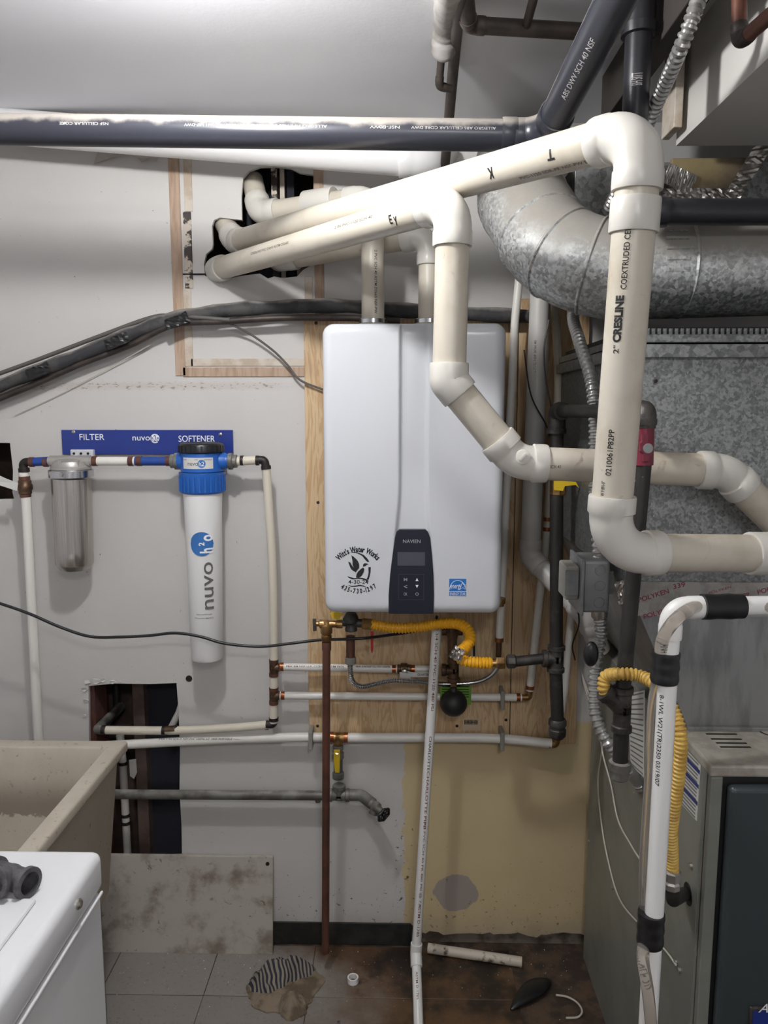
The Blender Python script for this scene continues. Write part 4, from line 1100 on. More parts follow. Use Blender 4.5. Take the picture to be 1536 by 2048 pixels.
# galvanised pipe and hose tap
ip = prun('iron_pipe', 'old galvanised pipe low on the wall behind the sink ending in a hose tap', A(500, 1590, -.05))
RI = .0145; YI = -.055
MB().tube([A(150,1588,YI), A(662,1591,YI)], RI, 20).build('pipe', W['galv_pipe'], ip)
tee(ip, A(678,1590,YI), [(1,0,0),(-1,0,0),(0,0,1)], RI, .032, W['galv_pipe'])
MB().tube(fillet([A(694,1590,YI), A(722,1590,YI), A(745,1608,YI-.03)], .03), RI*1.2, 18).build('elbow', W['galv_pipe'], ip)
MB().prof(A(636,1604,YI), (0,0,1), [(0,.008),(.012,.009)], 10).build('plug', W['galv_pipe'], ip)
tp = prun('hose_tap', 'old bronze hose tap with a black round wheel handle', A(755, 1615, -.1))
p = A(742,1604,YI-.03); q = A(760,1622,YI-.06); d = (q-p).normalized()
MB().prof(p, d, [(0,.013),(.006,.017),(.012,.013),(.02,.016),(.03,.016),(.034,.012),(.045,.011),(.05,.008),(.062,.006)], 16).build('valve_body', W['galv_pipe'], tp)
MB().tube([p+d*.022, A(746,1628,YI-.05)], [.012,.014], 14).build('spout', W['galv_pipe'], tp)
wc = p+d*.06; u_ = d.orthogonal().normalized(); w_ = d.cross(u_)
b = MB(); b.tube([wc + (u_*math.cos(t)+w_*math.sin(t))*(.0195+.0015*math.cos(6*t)) for t in [2*math.pi*k/36 for k in range(37)]], .0042, 8, caps=False)
for k in range(6):
    t = math.pi*k/3; b.tube([wc, wc+(u_*math.cos(t)+w_*math.sin(t))*.019], .0028, 8)
b.sphere(wc, .007, 12, 8); b.build('wheel_handle', W['black_plastic'], tp)

# ================================================================ fittings under the heater
rv = prun('relief_valve', 'brass pressure relief valve with lever at the heater bottom left corner', A(653, 1275, -.2))
YR = -.2
p = A(653,1248,YR)
MB().prof(A(653,1282,YR), (0,0,1), [(0,.012),(.004,.015),(.016,.015),(.018,.012),(.024,.0165),(.045,.0165),(.048,.013),(.056,.012),(.058,.008)], 14).build('valve_body', W['brass'], rv)
MB().prof(p, (-1,0,0), [(0,.012),(.018,.0125),(.022,.007),(.028,.007)], 14).build('valve_stem', W['brass'], rv)
MB().prism([A(x,y,YR-.004) for x,y in [(625,1238),(632,1238),(633,1262),(626,1263)]], (0,.006,0)).build('lever', W['iron_fit'], rv, smooth=0, bevel=.001)
MB().prof(p, (1,0,0), [(0,.010),(.026,.010),(.028,.012),(.044,.012)], 14).build('inlet', W['brass'], rv)
MB().prism([A(x,y,YR-.016) for x,y in [(660,1226),(676,1222),(686,1230),(676,1240),(664,1236)]], (0,.002,0)).build('tag', W['yellow_handle'], rv, smooth=0)
dp = prun('discharge_pipe', 'straight copper discharge pipe dropping from the relief valve to the floor', A(651, 1905, -.12))
b = MB(); b.tube([A(653,1284,YR), A(651,1904,-.13)], .0112, 18); b.build('pipe', W['copper'], dp)
coupling(dp, A(653,1292,YR), (0,0,1), .0112, .024, W['copper'], 1.15)
gv = prun('service_valve', 'grey service valve and copper tail under the heater left side', A(702, 1330, -.2))
MB().prof(A(702,1226,YR), (0,0,-1), [(0,.014),(.006,.017),(.012,.02),(.026,.02),(.03,.015),(.04,.015),(.042,.0165),(.05,.0165)], 16).build('valve_body', W['iron_fit'], gv)
MB().tube([A(686,1244,YR), A(728,1247,YR)], .012, 14).build('cross_body', W['iron_fit'], gv)
MB().tube([A(701,1272,YR), A(701,1316,YR)], .0125, 16).build('pipe', W['copper'], gv)
MB().prof(A(701,1314,YR), (0,0,-1), [(0,.0135),(.002,.0155),(.018,.0155),(.02,.012)], 16).build('union', W['clip'], gv)
MB().prism([A(x,y,YR-.01) for x,y in [(741,1262),(747,1264),(746.5,1300),(744,1308),(741.5,1300)]], (0,.003,0)).build('lever', W['red'], gv, smooth=0)
ssf = prun('flex_hose', 'thin stainless braided hose looping under the heater to the right riser', A(720, 1375, -.15))
b = MB(); ribbed(b, spline([A(700,1328,YR),A(701,1348,YR),A(706,1364,-.19),A(724,1373,-.18),A(750,1368,-.16),A(785,1361,-.13),A(830,1363,-.1),A(880,1368,-.09),A(940,1366,-.09),A(972,1357,-.09),A(992,1340,-.09),A(998,1318,-.09)], 10), .0068, .0052, .0011, 12, True)
b.build('hose', W['chrome'], ssf)
# yellow gas connector
YG = -.21
gh = prun('gas_hose', 'bright yellow corrugated gas hose curving under the heater to the iron tee', A(880, 1330, -.25))
path = spline([A(742,1249,YG),A(775,1254,YG),A(805,1256,YG),A(845,1253,YG),A(885,1247,-.22),A(912,1247,-.24),A(934,1258,-.26),A(941,1278,-.28),A(930,1296,-.30),A(915,1308,-.32),A(926,1320,-.33),A(948,1325,-.335),A(984,1326,-.33)], 10)
b = MB(); ribbed(b, path, .0135, .0085, .0018, 18, True); b.build('hose', W['yellow'], gh)
b = MB(); b.hexn(A(724,1247,YG), A(744,1249,YG), .0175); b.build('nut', W['brass'], gh, 20)
MB().tube([A(742,1249,YG), A(752,1250,YG)], .012, 14).build('ferrule', W['brass'], gh)
b = MB(); b.hexn(A(992,1326,-.33), A(1010,1326,-.33), .0165); b.build('nut', W['brass'], gh, 20)
MB().tube([A(980,1326,-.33), A(994,1326,-.33)], .0105, 14).build('ferrule', W['brass'], gh)
crumple(A(903,1300,-.345), A(926,1312,-.345), .034, 8, .008, 5).build('foil_tag', W['foil'], gh, smooth=0)
# brass tees with the black ball
bt = prun('brass_manifold', 'brass tee and valve stack under the heater above the black ball', A(907, 1380, -.1))
MB().prof(A(905,1240,-.14), (0,0,-1), [(0,.013),(.02,.016),(.04,.018),(.052,.014),(.09,.013),(.12,.013)], 14).build('valve_body', W['bronze'], bt)
MB().tube([A(884,1262,-.13), A(925,1262,-.13)], .013, 14).build('valve_cross', W['bronze'], bt)
tee(bt, A(907,1340,-.1), [(0,0,1),(0,0,-1),(-1,0,0)], .0135, .034, W['bronze'])
MB().tube([A(907,1366,-.1), A(907,1380,-.1)], .0085, 12).build('nipple', W['brass'], bt)
b = MB(); b.tube(spline([A(938,1272,-.15),A(946,1276,-.15),A(948,1290,-.15),A(948,1312,-.15)], 5), .0035, 8); b.build('lever', W['black_plastic'], bt)
bc = A(907,1406,-.12)
MBq = MB().sphere(bc, .0395, 28, 18, (1,1,.97)); MBq.prof(bc+V((0,0,.034)), (0,0,1), [(0,.012),(.008,.010),(.012,.009)], 14)
bl = tag(MBq.build('float_ball', W['black_rubber']), 'black rubber ball hanging under the brass tee on the plywood', 'ball')
gt = prun('paper_tag', 'green printed tag hanging behind the black ball', A(910, 1400, -.06), 'tag')
MB().box((A(880,1402,-.072).x,-.074,A(0,1402,-.072).z),(A(942,1402,-.072).x,-.073,A(0,1360,-.072).z)).build('card', W['green'], gt, smooth=0)
b = MB()
for y_ in (1366,1371,1376,1381,1386): b.box((A(884,y_,-.075).x,-.0748,A(0,y_+1.5,-.075).z),(A(938,y_,-.075).x,-.0741,A(0,y_,-.075).z))
b.build('print_lines', W['ink'], gt, smooth=0)
bs = prun('barcode_sticker', 'white barcode sticker on the lower plywood', A(944, 1452, -.02), 'sticker')
MB().box((A(926,1430,-.02).x,-.0198,A(0,1453,-.02).z),(A(961,1430,-.02).x,-.0191,A(0,1430,-.02).z)).build('paper', mat('sticker_tan', C(196,176,150), .6), bs, smooth=0)
b = MB(); x_ = 929
while x_ < 956:
    w_ = rg.choice((.6,1,1.6)); b.box((A(x_,1433,-.0198).x,-.0203,A(0,1441,-.0198).z),(A(x_+w_,1433,-.0198).x,-.0198,A(0,1432,-.0198).z)); x_ += w_+rg.choice((.7,1.1))
b.build('bars', W['ink'], bs, smooth=0)
text_px(bs, '0 39923 41260 8', 929, 1443, 956, 1446, -.0198, W['ink'])
# condensate pipe
cd = prun('drain_line', 'thin white plastic drain line leaning from the heater down to the floor', A(836, 2040, -.3))
cA, cB = A(874,1246,-.165), A(832,1905,-.2)
cD = AZ(838, 2075, .012)
MB().tube([cA, cB], .0134, 20).build('pipe', W['pvc_drain'], cd); MB().tube([cB, cD], .0134, 20).build('pipe', W['pvc_drain'], cd)
MB().tube([cB+(cA-cB).normalized()*.028, cB, cB+(cD-cB).normalized()*.038], .0168, 20).build('coupling', W['pvc_drain'], cd)
dn = (cB-cA).normalized(); L = (cB-cA).length
for t_, s_, w_, m_ in ((.12,'PIPE 3/4 SCH 40 PVC-1120 480 PSI',.26,'red_ink'),(.38,'CHARLOTTE',.10,'ink'),(.52,'CHARLOTTE PIPE',.17,'red_ink'),(.72,'3/4 PVC SCH 40 PR 480 PSI @ 73F',.26,'red_ink'),(.89,'ASTM D-1785',.1,'red_ink')):
    pipe_text(cd, cA, dn, .0134, s_, t_*L, w_, .007, W[m_], -.15)
pipe_text(cd, cB, (cD-cB), .0134, 'ASTM D-1785', .09, .07, .006, W['red_ink'], 0)

# white pipes on the right of the heater
t1 = prun('pex_riser', 'thin white riser pipe tight along the heater right side', A(998, 1310, -.1))
MB().tube([A(1042,520,-.1), A(1030,640,-.1), A(999,1279,-.1)], R3, 16).build('pipe', W['pex'], t1)
MB().tube([A(998,1276,-.1), A(997,1314,-.09)], .0085, 12).build('adapter', W['bronze'], t1)
for y_ in (1279,): crimp(t1, A(998.5,y_,-.1), (0,0,1), R3, W['copper_ring'], .012)
g2 = prun('vent_pipe', 'greyish plastic vent pipe in the shade right of the heater, bending below', A(1070, 1100, -.12))
run(g2, [A(1084,500,-.12), A(1060,1112,-.12), A(1172,1232,-.25), A(1200,1300,-.22)], .0275, W['pvc_grey'], W['pvc_grey'], bend=.04, hub=.026, k=1.12, seg=22)
pipe_text(g2, A(1076,720,-.12), (0,0,1), .0275, '1-1/2 PVC NSF SCH 40', .0, .1, .006, W['ink'], -.3)
b = MB(); b.tube(spline([A(1098,640,-.16),A(1088,700,-.17),A(1092,760,-.16),A(1102,810,-.15),A(1112,860,-.13)], 8), .0022, 8)
tag(b.build('cable', W['grey_cord']), 'thin grey cord hanging beside the shaded vent pipe', 'cable')
b = MB(); b.tube(spline([A(1048,700,-.16),A(1062,790,-.17),A(1092,850,-.15),A(1106,900,-.12)], 8), .002, 8)
tag(b.build('cable', W['cord']), 'thin black cord hanging right of the heater', 'cable')

# ================================================================ iron gas line
gl = prun('gas_line', 'black iron gas line with tee, stub to the yellow hose and capped drip leg', A(1113, 1470, -.33))
G = .0167; YL = -.33
g_top, g_tee, g_bot = A(1114, 822, YL), A(1112, 1317, YL), A(1115, 1442, YL)
g2top = A(1292, 822, -.925)
MB().tube([g_top+V((0,0,-.03)), g_tee+V((0,0,.03))], G, 20).build('pipe', W['iron'], gl)
MB().tube([g_tee-V((0,0,.03)), g_bot], G, 20).build('pipe', W['iron'], gl)
hd_ = (g2top-g_top).normalized()
MB().tube([g_top+hd_*.03, g2top-hd_*.02], G*.9, 20).build('pipe', W['iron'], gl)
MB().tube(fillet([g_top+V((0,0,-.05)), g_top, g_top+hd_*.05], .02), G*1.3, 18).build('elbow', W['iron_fit'], gl)
MB().prof(g_top+V((0,0,-.055)), (0,0,1), [(0,G*1.45),(.012,G*1.45)], 18).build('band', W['iron_fit'], gl)
tee(gl, g_tee, [(0,0,1),(0,0,-1),(-1,0,0)], G, .035, W['iron_fit'])
MB().tube([g_tee+V((-.03,0,0)), A(1024,1324,YL)], .0135, 18).build('nipple', W['iron'], gl)
MB().prof(A(1032,1323,YL), (-1,0,0), [(0,.0145),(.004,.019),(.02,.019),(.024,.015)], 8).build('nut', W['iron_fit'], gl, 20)
MB().prof(g_bot+V((0,0,.006)), (0,0,-1), [(0,G*1.2),(.004,G*1.4),(.016,G*1.4),(.018,G*1.2),(.026,G*1.2),(.028,G*1.35),(.044,G*1.35),(.052,G*1.0),(.055,.004)], 20).build('cap', W['iron_fit'], gl)
vv = A(1116, 972, YL)
MB().prof(vv+V((0,0,.02)), (0,0,-1), [(0,.017),(.004,.021),(.04,.021),(.044,.017)], 8).build('valve_body', W['brass'], gl, 20)
MB().prism([A(x,y,YL-.026) for x,y in [(1108,962),(1128,962),(1152,964),(1158,976),(1152,970),(1130,972),(1126,982),(1108,980)]], (0,.004,0)).build('valve_handle', W['yellow_handle'], gl, smooth=0)

gf = prun('gas_drop', 'black iron gas drop in front of the furnace with maroon valve and capped tee', A(1243, 1545, -.85))
YV = -.925; H = .0136
d_top, d_tee, d_cap = A(1291,812,YV), A(1245,1405,YV), A(1240,1530,YV)
MB().tube(fillet([g2top-hd_*.045, g2top, A(1289,856,YV)], .02), H*1.35, 18).build('elbow', W['iron_fit'], gf)
MB().prof(A(1289,850,YV), (0,0,1), [(0,H*1.5),(.01,H*1.5)], 18).build('band', W['iron_fit'], gf)
MB().tube([A(1289,856,YV), A(1287,930,YV)], H*1.2, 18).build('valve_body', W['red_valve'], gf)
b = MB(); b.prism([A(x,y,YV-.024) for x,y in [(1284,868),(1298,868),(1298,884),(1306,888),(1306,908),(1300,914),(1298,924),(1286,924),(1286,908),(1280,902),(1280,886),(1284,882)]], (0,.008,0)); b.build('valve_handle', W['red_valve'], gf, smooth=0, bevel=.0015)
MB().prof(A(1296,897,YV-.024), (0,-1,0), [(0,.0085),(.0015,.0085),(.002,.0075)], 20).build('valve_screw', W['box_steel'], gf, smooth=0)
MB().tube([A(1287,928,YV), d_tee+V((0,0,.03))], H, 18).build('pipe', W['iron'], gf)
up_l = (A(1218,1382,YV-.0) - d_tee)
dbr = V((-.55,0,.55)).normalized()
tee(gf, d_tee-V((0,0,.012)), [(0,0,1),(0,0,-1)], H, .042, W['iron_fit'])
MB().prof(d_tee-V((0,0,.012)), dbr, [(0,H*1.15),(.034,H*1.15),(.035,H*1.35),(.046,H*1.35)], 18).build('branch', W['iron_fit'], gf)
MB().tube([d_tee-V((0,0,.05)), d_cap], H, 18).build('nipple', W['iron'], gf)
MB().prof(d_cap+V((0,0,.008)), (0,0,-1), [(0,H*1.2),(.002,H*1.45),(.016,H*1.45),(.017,H*1.3),(.032,H*1.25),(.036,H*.9),(.037,.002)], 18).build('cap', W['galv_pipe'], gf)

# ================================================================ furnace
FX = A(1168, 1880, -.05).x
fc = AX(1424, 1532, FX); FY = fc.y; FZ = fc.z
FX2 = FX + .53
fu = thing('furnace', 'grey metal furnace cabinet with dark slate front door', 'furnace', (FX+.26, (FY-.04)/2, 0))
b = MB(); b.box((FX, FY+.012, .0), (FX2, -.045, FZ-.02)); b.build('cabinet', W['furn_side'], fu, smooth=0, bevel=.003)
MB().box((FX-.002, FY, FZ-.022), (FX2+.002, FY+.25, FZ)).build('top_plate', W['furn_top'], fu, smooth=0, bevel=.004)
# folded front edge + door
MB().box((FX, FY, 0), (FX+.022, FY+.02, FZ-.022)).build('corner_post', W['furn_side'], fu, smooth=0, bevel=.002)
MB().box((FX+.022, FY+.006, .0), (FX2, FY+.014, FZ-.022)).build('door_gasket', W['furn_gap'], fu, smooth=0)
dr = MB().box((FX+.030, FY-.016, .02), (FX2-.03, FY+.008, FZ-.034)).build('door', W['furn_door'], fu, smooth=0, bevel=.010, bseg=4)
bz = A(1520, 2012, FY-.02)
bd_ = MB().box((A(1500,2012,FY-.02).x, FY-.022, A(0,2040,FY-.02).z), (A(1500,2012,FY-.02).x+.15, FY-.015, A(0,1990,FY-.02).z)).build('badge', W['iron_fit'], dr, smooth=0, bevel=.003)
MB().box((A(1507,2012,FY-.022).x, FY-.0228, A(0,2033,FY-.022).z), (A(1500,2012,FY-.02).x+.145, FY-.0215, A(0,1998,FY-.022).z)).build('badge_field', W['blue_sign'], bd_, smooth=0)
v, f = fit2d('A', .018, .018); c_ = A(1530, 2016, FY-.023)
b = MB(); b.add([(c_.x+x+y*.35, FY-.0234, c_.z+y) for x, y in v], f); b.build('lettering', W['white_print'], bd_, smooth=0)
# slots on top
for (sx0, sy0) in ((1380,1436),(1388,1444),(1396,1452),(1412,1468),(1422,1478),(1432,1486),(1440,1494)):
    a_ = AZ(sx0, sy0, FZ); c_ = AZ(sx0+62, sy0+1, FZ)
    MB().box((a_.x, a_.y-.003, FZ-.003), (c_.x, a_.y+.003, FZ+.0004)).build('vent_slot', W['furn_gap'], fu, smooth=0)
kp = AZ(1536, 1462, FZ)
MB().prof((kp.x+.01, kp.y, FZ-.002), (0,0,1), [(0,.03),(.0025,.03)], 28).build('knockout', W['furn_gap'], fu)
MB().prof((kp.x+.01, kp.y, FZ+.0005), (0,0,1), [(0,.026),(.0008,.026)], 28).build('knockout', W['furn_top'], fu)
# side details (left face, x = FX)
def side(px, py): return AX(px, py, FX)
def side_quad(parent, name, p, m, th=.0008):
    return MB().prism([side(*q)-V((.0002,0,0)) for q in p], (-th,0,0)).build(name, m, parent, smooth=0)
b1 = side_quad(fu, 'instruction_label', [(1256,1388),(1290,1380),(1288,1555),(1262,1530)], W['label_white'])
def inset_lines(parent, quad, n, m, x=-.0012):
    q = [side(*p) for p in quad]; b = MB()
    for i in range(n):
        t = (i+.5)/n; a_ = lerp(q[0], q[3], t); c_ = lerp(q[1], q[2], t)
        a_, c_ = lerp(a_, c_, .06), lerp(a_, c_, .94); h = V((0,0,.0018))
        b.flat([a_+h+V((x,0,0)), c_+h+V((x,0,0)), c_-h+V((x,0,0)), a_-h+V((x,0,0))])
    return b.build('print_lines', m, parent, smooth=0)
inset_lines(b1, [(1256,1388),(1290,1380),(1288,1555),(1262,1530)], 16, W['label_lines'])
q2 = [(1348,1474),(1402,1530),(1394,1642),(1346,1588)]
b2 = side_quad(fu, 'rating_label', q2, W['label_white']); inset_lines(b2, q2, 16, W['label_lines'])
for t0_, t1_ in ((.10,.17),(.36,.43),(.66,.73)):
    qq = [V((*p, 0)) for p in q2]
    l0, l1, r0, r1 = lerp(qq[0],qq[3],t0_), lerp(qq[0],qq[3],t1_), lerp(qq[1],qq[2],t0_), lerp(qq[1],qq[2],t1_)
    MB().prism([side(p.x,p.y)-V((.0014,0,0)) for p in (l0,r0,r1,l1)], (-.0004,0,0)).build('blue_bar', W['label_blue'], b2, smooth=0)
for (x_,y_) in ((1178,1682),(1226,1775),(1384,1732),(1353,1924),(1360,1940)):
    MB().prof(side(x_,y_), (-1,0,0), [(-.001,.006),(.003,.006),(.005,.004)], 10).build('screw', W['zinc'], fu)
MB().prof(side(1376,1788), (-1,0,0), [(-.001,.022),(.0008,.022)], 24).build('gas_hole', W['furn_gap'], fu)
MB().prof(side(1277,1556), (-1,0,0), [(-.001,.022),(.0008,.022)], 24).build('knockout', W['furn_gap'], fu)
# raised seams on the side
for px_ in (1322, 1400): 
    p = side(px_, 1700); MB().box((FX-.0015, p.y-.002, .02), (FX+.001, p.y+.002, FZ-.03)).build('seam', W['furn_side'], fu, smooth=0)

# sheet metal plenum above
PLY = -.74
pn = thing('plenum', 'large spangled galvanised plenum box standing above the furnace', 'duct', (FX+.3, -.4, FZ))
LX = A(1117, 900, -.06).x; PZ1 = A(1400, 690, PLY).z; PZ0 = A(1400, 1168, PLY).z; PZt = A(1400, 1232, PLY).z
RX = FX2+.1
b = MB(); cx_, cz_ = (LX+RX)/2, (PZ0+PZ1)/2
vs_ = [(LX,PLY,PZ0),(RX,PLY,PZ0),(RX,PLY,PZ1),(LX,PLY,PZ1),(cx_,PLY-.009,cz_),(LX,-.06,PZ0),(RX,-.06,PZ0),(RX,-.06,PZ1),(LX,-.06,PZ1),(LX-.005,(PLY-.06)/2,cz_)]
b.add(vs_, [(0,1,4),(1,2,4),(2,3,4),(3,0,4),(1,6,7,2),(5,8,7,6),(3,2,7,8),(0,5,6,1),(0,3,9),(3,8,9),(8,5,9),(5,0,9)]); b.build('upper_casing', W['galv'], pn, smooth=0)
# tapered transition
tl = A(1312, 1310, PLY+.0).x
b = MB(); b.add([(LX+.004,PLY+.004,PZ0),(RX,PLY+.004,PZ0),(RX,-.06,PZ0),(LX+.004,-.06,PZ0),(FX+.018,PLY+.004,FZ+.001),(RX-.1,PLY+.004,FZ+.001),(RX-.1,-.06,FZ+.001),(FX+.018,-.06,FZ+.001)],
    [(0,1,5,4),(1,2,6,5),(2,3,7,6),(3,0,4,7),(4,5,6,7)]); b.build('transition', W['steel_new'], pn, smooth=0)
MB().box((FX+.014,PLY-.006,FZ),(RX-.1,PLY+.004,FZ+.008)).build('bottom_flange', W['steel_new'], pn, smooth=0, bevel=.001)
# tape with print
tp_ = MB().box((A(1266,1200,PLY).x,PLY-.0016,PZt),(RX-.02,PLY-.0002,PZ0+.004)).build('foil_tape', W['poly_tape'], pn, smooth=0)
def slant_text(parent, s_, x, y, w, h, ang, m):
    v, f = fit2d(s_, w, h); c = A(x,y,PLY-.002); ca, sa = math.cos(ang), math.sin(ang); b = MB()
    b.add([(c.x+a*ca-bb_*sa, PLY-.0022, c.z+a*sa+bb_*ca) for a, bb_ in v], f); return b.build('lettering', m, parent, smooth=0)
slant_text(tp_, 'POLYKEN', 1307, 1191, .062, .010, .32, W['tape_red']); slant_text(tp_, '339', 1358, 1171, .024, .010, .25, W['tape_red'])
slant_text(tp_, 'POLYKEN', 1318, 1225, .062, .010, .28, W['tape_red']); slant_text(tp_, 'POLYKEN', 1440, 1180, .045, .005, .3, W['tape_red']); slant_text(tp_, '09', 1492, 1189, .012, .007, .2, W['tape_red']); slant_text(tp_, '09', 1490, 1228, .012, .007, .2, W['tape_red'])
slant_text(tp_, 'POLYKEN', 1546, 1176, .062, .010, .3, W['tape_red'])
# flanges near the top, front and side
for y0_, y1_, th_, m_ in ((672,688,.010,'galv'),(692,718,.016,'galv_dark')):
    za, zb = A(0,y1_,PLY).z, A(0,y0_,PLY).z
    MB().box((LX-.006,PLY-th_,za),(RX,PLY+.002,zb)).build('flange', W[m_], pn, smooth=0, bevel=.001)
    MB().box((LX-th_,PLY-th_,za),(LX+.002,-.06,zb)).build('flange', W[m_], pn, smooth=0, bevel=.001)
tabm = None; x_ = LX
while x_ < RX:
    if tabm is None: o = MB().box((-.0032,-.003,0),(.0032,.003,.011)).build('tab', W['galv'], pn, smooth=0); tabm = o.data
    else: o = bpy.data.objects.new('tab', tabm); COL.objects.link(o); o.parent = pn
    o.location = V((x_, PLY-.004, A(0,672,PLY).z)) - ORG[pn]
    # mesh stored relative to the plenum base, so shift back
    x_ += .0108
for v_ in tabm.vertices: v_.co += ORG[pn]
MB().box((LX+.01,PLY+.02,A(0,672,PLY).z),(RX,-.07,A(0,655,PLY).z)).build('gap_shade', W['furn_gap'], pn, smooth=0)  # black block stands in for the shade in the gap above the plenum
for (x_,y_) in ((1312,762),): MB().prof(A(x_,y_,PLY-.008), (0,-1,0), [(0,.004),(.003,.003)], 8).build('screw', W['nail'], pn)

# ================================================================ flexible conduit, boxes
BX = LX - .001
cb = thing('junction_box', 'grey steel junction box with round knockouts on the plenum side', 'electrical box', A(1195, 1225, -.66))
q0 = A(1165, 1226, -.70); q1 = A(1222, 1122, -.70)
bx0, bx1, bz0, bz1 = q0.x, q1.x, q0.z, q1.z
bxo = MB().box((bx0, -.70, bz0), (bx1, -.60, bz1)).build('box', W['box_steel'], cb, smooth=0, bevel=.006, bseg=3)
for i_, zf_ in enumerate((.2, .52, .82)):
    zc_ = lerp(bz0, bz1, zf_); xc_ = bx0+(bx1-bx0)*.62
    MB().tube([V((xc_+.0105*math.cos(t), -.7008, zc_+.0105*math.sin(t))) for t in [2*math.pi*k/24 for k in range(25)]], .0008, 5, caps=False).build('knockout', W['box_steel'], bxo)
sw = MB().box((bx0-.006, -.708, bz0-.004), (bx0+.0, -.592, bz1+.004)).build('cover_plate', W['box_steel'], cb, smooth=0, bevel=.002)
MB().box((bx0-.034, -.69, bz0+.024), (bx0-.006, -.615, bz1-.014)).build('switch', W['clip'], sw, smooth=0, bevel=.004)
MB().box((bx0-.036, -.693, bz0+.034), (bx0-.008, -.6905, bz1-.022)).build('switch_face', W['box_steel'], sw, smooth=0, bevel=.001)
# bracket joining the box to the plenum
MB().box((bx1-.002, -.66, bz0+.03), (LX+.002, -.63, bz1-.03)).build('mounting_strap', W['box_steel'], cb, smooth=0)
def conduit(name, label, pts, r=.0125, parts=None):
    t = thing(name, label, 'conduit', pts[-1]); b = MB()
    ribbed(b, spline(pts, 12), r-.0008, .0125, .0022, 14, True); b.build('armour', W['conduit'], t, 30); return t
c1 = conduit('flex_conduit', 'shiny spiral metal conduit from the ceiling at upper right down to the box',
   [AZ(1415,-50,2.40), A(1368,80,-.86), A(1310,215,-.70), A(1262,325,-.57), A(1212,430,-.405), A(1162,540,-.372), A(1146,625,-.40), A(1158,680,-.52), A(1182,760,-.60), A(1190,850,-.63), A(1190,960,-.64), A(1194,1050,-.65), A(1198,1121,-.655)])
c2 = conduit('flex_conduit', 'shiny spiral metal conduit hanging from the box into the furnace side',
   [A(1199,1228,-.655), A(1202,1262,-.66), A(1197,1300,-.66), A(1190,1345,-.66), A(1188,1395,-.67), A(1194,1440,-.69), A(1212,1480,-.71), A(1232,1505,-.71), A(1256,1540,-.72), AX(1272,1560,FX-.018), AX(1284,1582,FX+.004)])
for (pp, c_) in ((A(1198,1124,-.655), c1), (A(1199,1226,-.655), c2)):
    MB().prof(pp+V((0,0,.012)), (0,0,-1), [(0,.014),(.003,.017),(.02,.017),(.024,.014)], 14).build('connector', W['zinc'], c_)
b = MB(); b.sphere(A(1182,1308,-.70), .02, 14, 9, (.8,.6,1.35)); tag(b.build('tape_wad', W['tape_black']), 'wad of black tape stuck on the hanging conduit', 'tape')
# foil flag by the gas drop
crumple(A(1238,1160,-.80), A(1246,1205,-.80), .02, 8, .01, 12).build('foil_flag', W['foil'], gf, smooth=0)

# yellow hose into the furnace
yh = prun('gas_hose', 'older yellow corrugated gas hose looping behind the white pipe into the furnace', A(1345, 1740, -.9))
yb = d_tee-V((0,0,.012))+dbr*.044
hp = spline([yb, A(1207,1372,YV), A(1213,1352,YV), A(1240,1348,YV-.02), A(1280,1352,-.95), A(1316,1374,-.98), A(1346,1420,-1.0), A(1361,1470,-1.02), A(1359,1530,-1.02), A(1350,1600,-1.01), A(1343,1660,-.99), A(1344,1715,-.97), A(1345,1742,-.965)], 10)
b = MB(); ribbed(b, hp, .0102, .0072, .0014, 16, True); b.build('hose', W['yellow_old'], yh)
MB().prof(A(1345,1740,-.965), (0,0,-1), [(0,.011),(.003,.0155),(.018,.0155),(.02,.0125),(.024,.015),(.034,.015),(.036,.012)], 8).build('nut', W['zinc'], yh, 20)
gi = side(1374, 1786)
MB().tube(fillet([A(1345,1768,-.965), A(1345,1800,-.965), gi+V((-.006,0,-.002)), gi+V((.02,0,0))], .022), .0125, 16).build('elbow', W['iron'], yh)
# yellow hose ends touching the tee branch
# ================================================================ white condensate riser with clear tubing
wr = prun('condensate_riser', 'white plastic riser in front of the furnace bound with black tape', AZ(1290, 2048, .0) if False else A(1296, 2048, -1.2))
YW = -1.2
w_top = A(1343, 1216, YW); w_bot = A(1296, 2048, YW)
dW = (w_bot-w_top).normalized(); floor_pt = w_bot + dW*((w_bot.z-.002)/-dW.z)
sw_ = run(wr, [A(1640, 1208, -1.18), w_top, floor_pt], .0135, W['pvc_drain'], W['pvc_drain'], bend=.022, hub=.022, k=1.2, seg=20)
p1, q1 = sw_[1][1], sw_[1][2]
def wt(y): return (A(1300,y,YW)-p1).dot(dW)
for ya, yb2, m_ in ((1262,1300,'LF0 ANH'),(1385,1565,'8-1WL W21(TR)2350 03/19/07'),(1895,1965,'HERGLE 3/4')):
    pipe_text(wr, p1, dW, .0135, m_, (wt(ya)+wt(yb2))/2, abs(wt(yb2)-wt(ya)), .0085, W['ink'], .55)
for ya, yb2, k_ in ((1304,1365,1.42),(1826,1890,1.42)):
    t0_, t1_ = wt(ya), wt(yb2); b = MB(); n = 8
    b.tube([p1+dW*lerp(t0_,t1_,i/n)+V((-.0035,.002,0)) for i in range(n+1)], [.0135*k_+.0008*math.sin(i*2.1) for i in range(n+1)], 22); b.build('tape_band', W['tape_black'], wr)
hA, hB = A(1402,1212,-1.195), A(1482,1211,-1.19)
b = MB(); b.tube([lerp(hA,hB,i/6)+V((0,-.004,0)) for i in range(7)], [.0178+.0006*math.sin(i*2) for i in range(7)], 22); b.build('tape_band', W['tape_black'], wr)
ct = prun('clear_tube', 'clear vinyl tube strapped along the white riser and its bend', A(1290, 1900, -1.2))
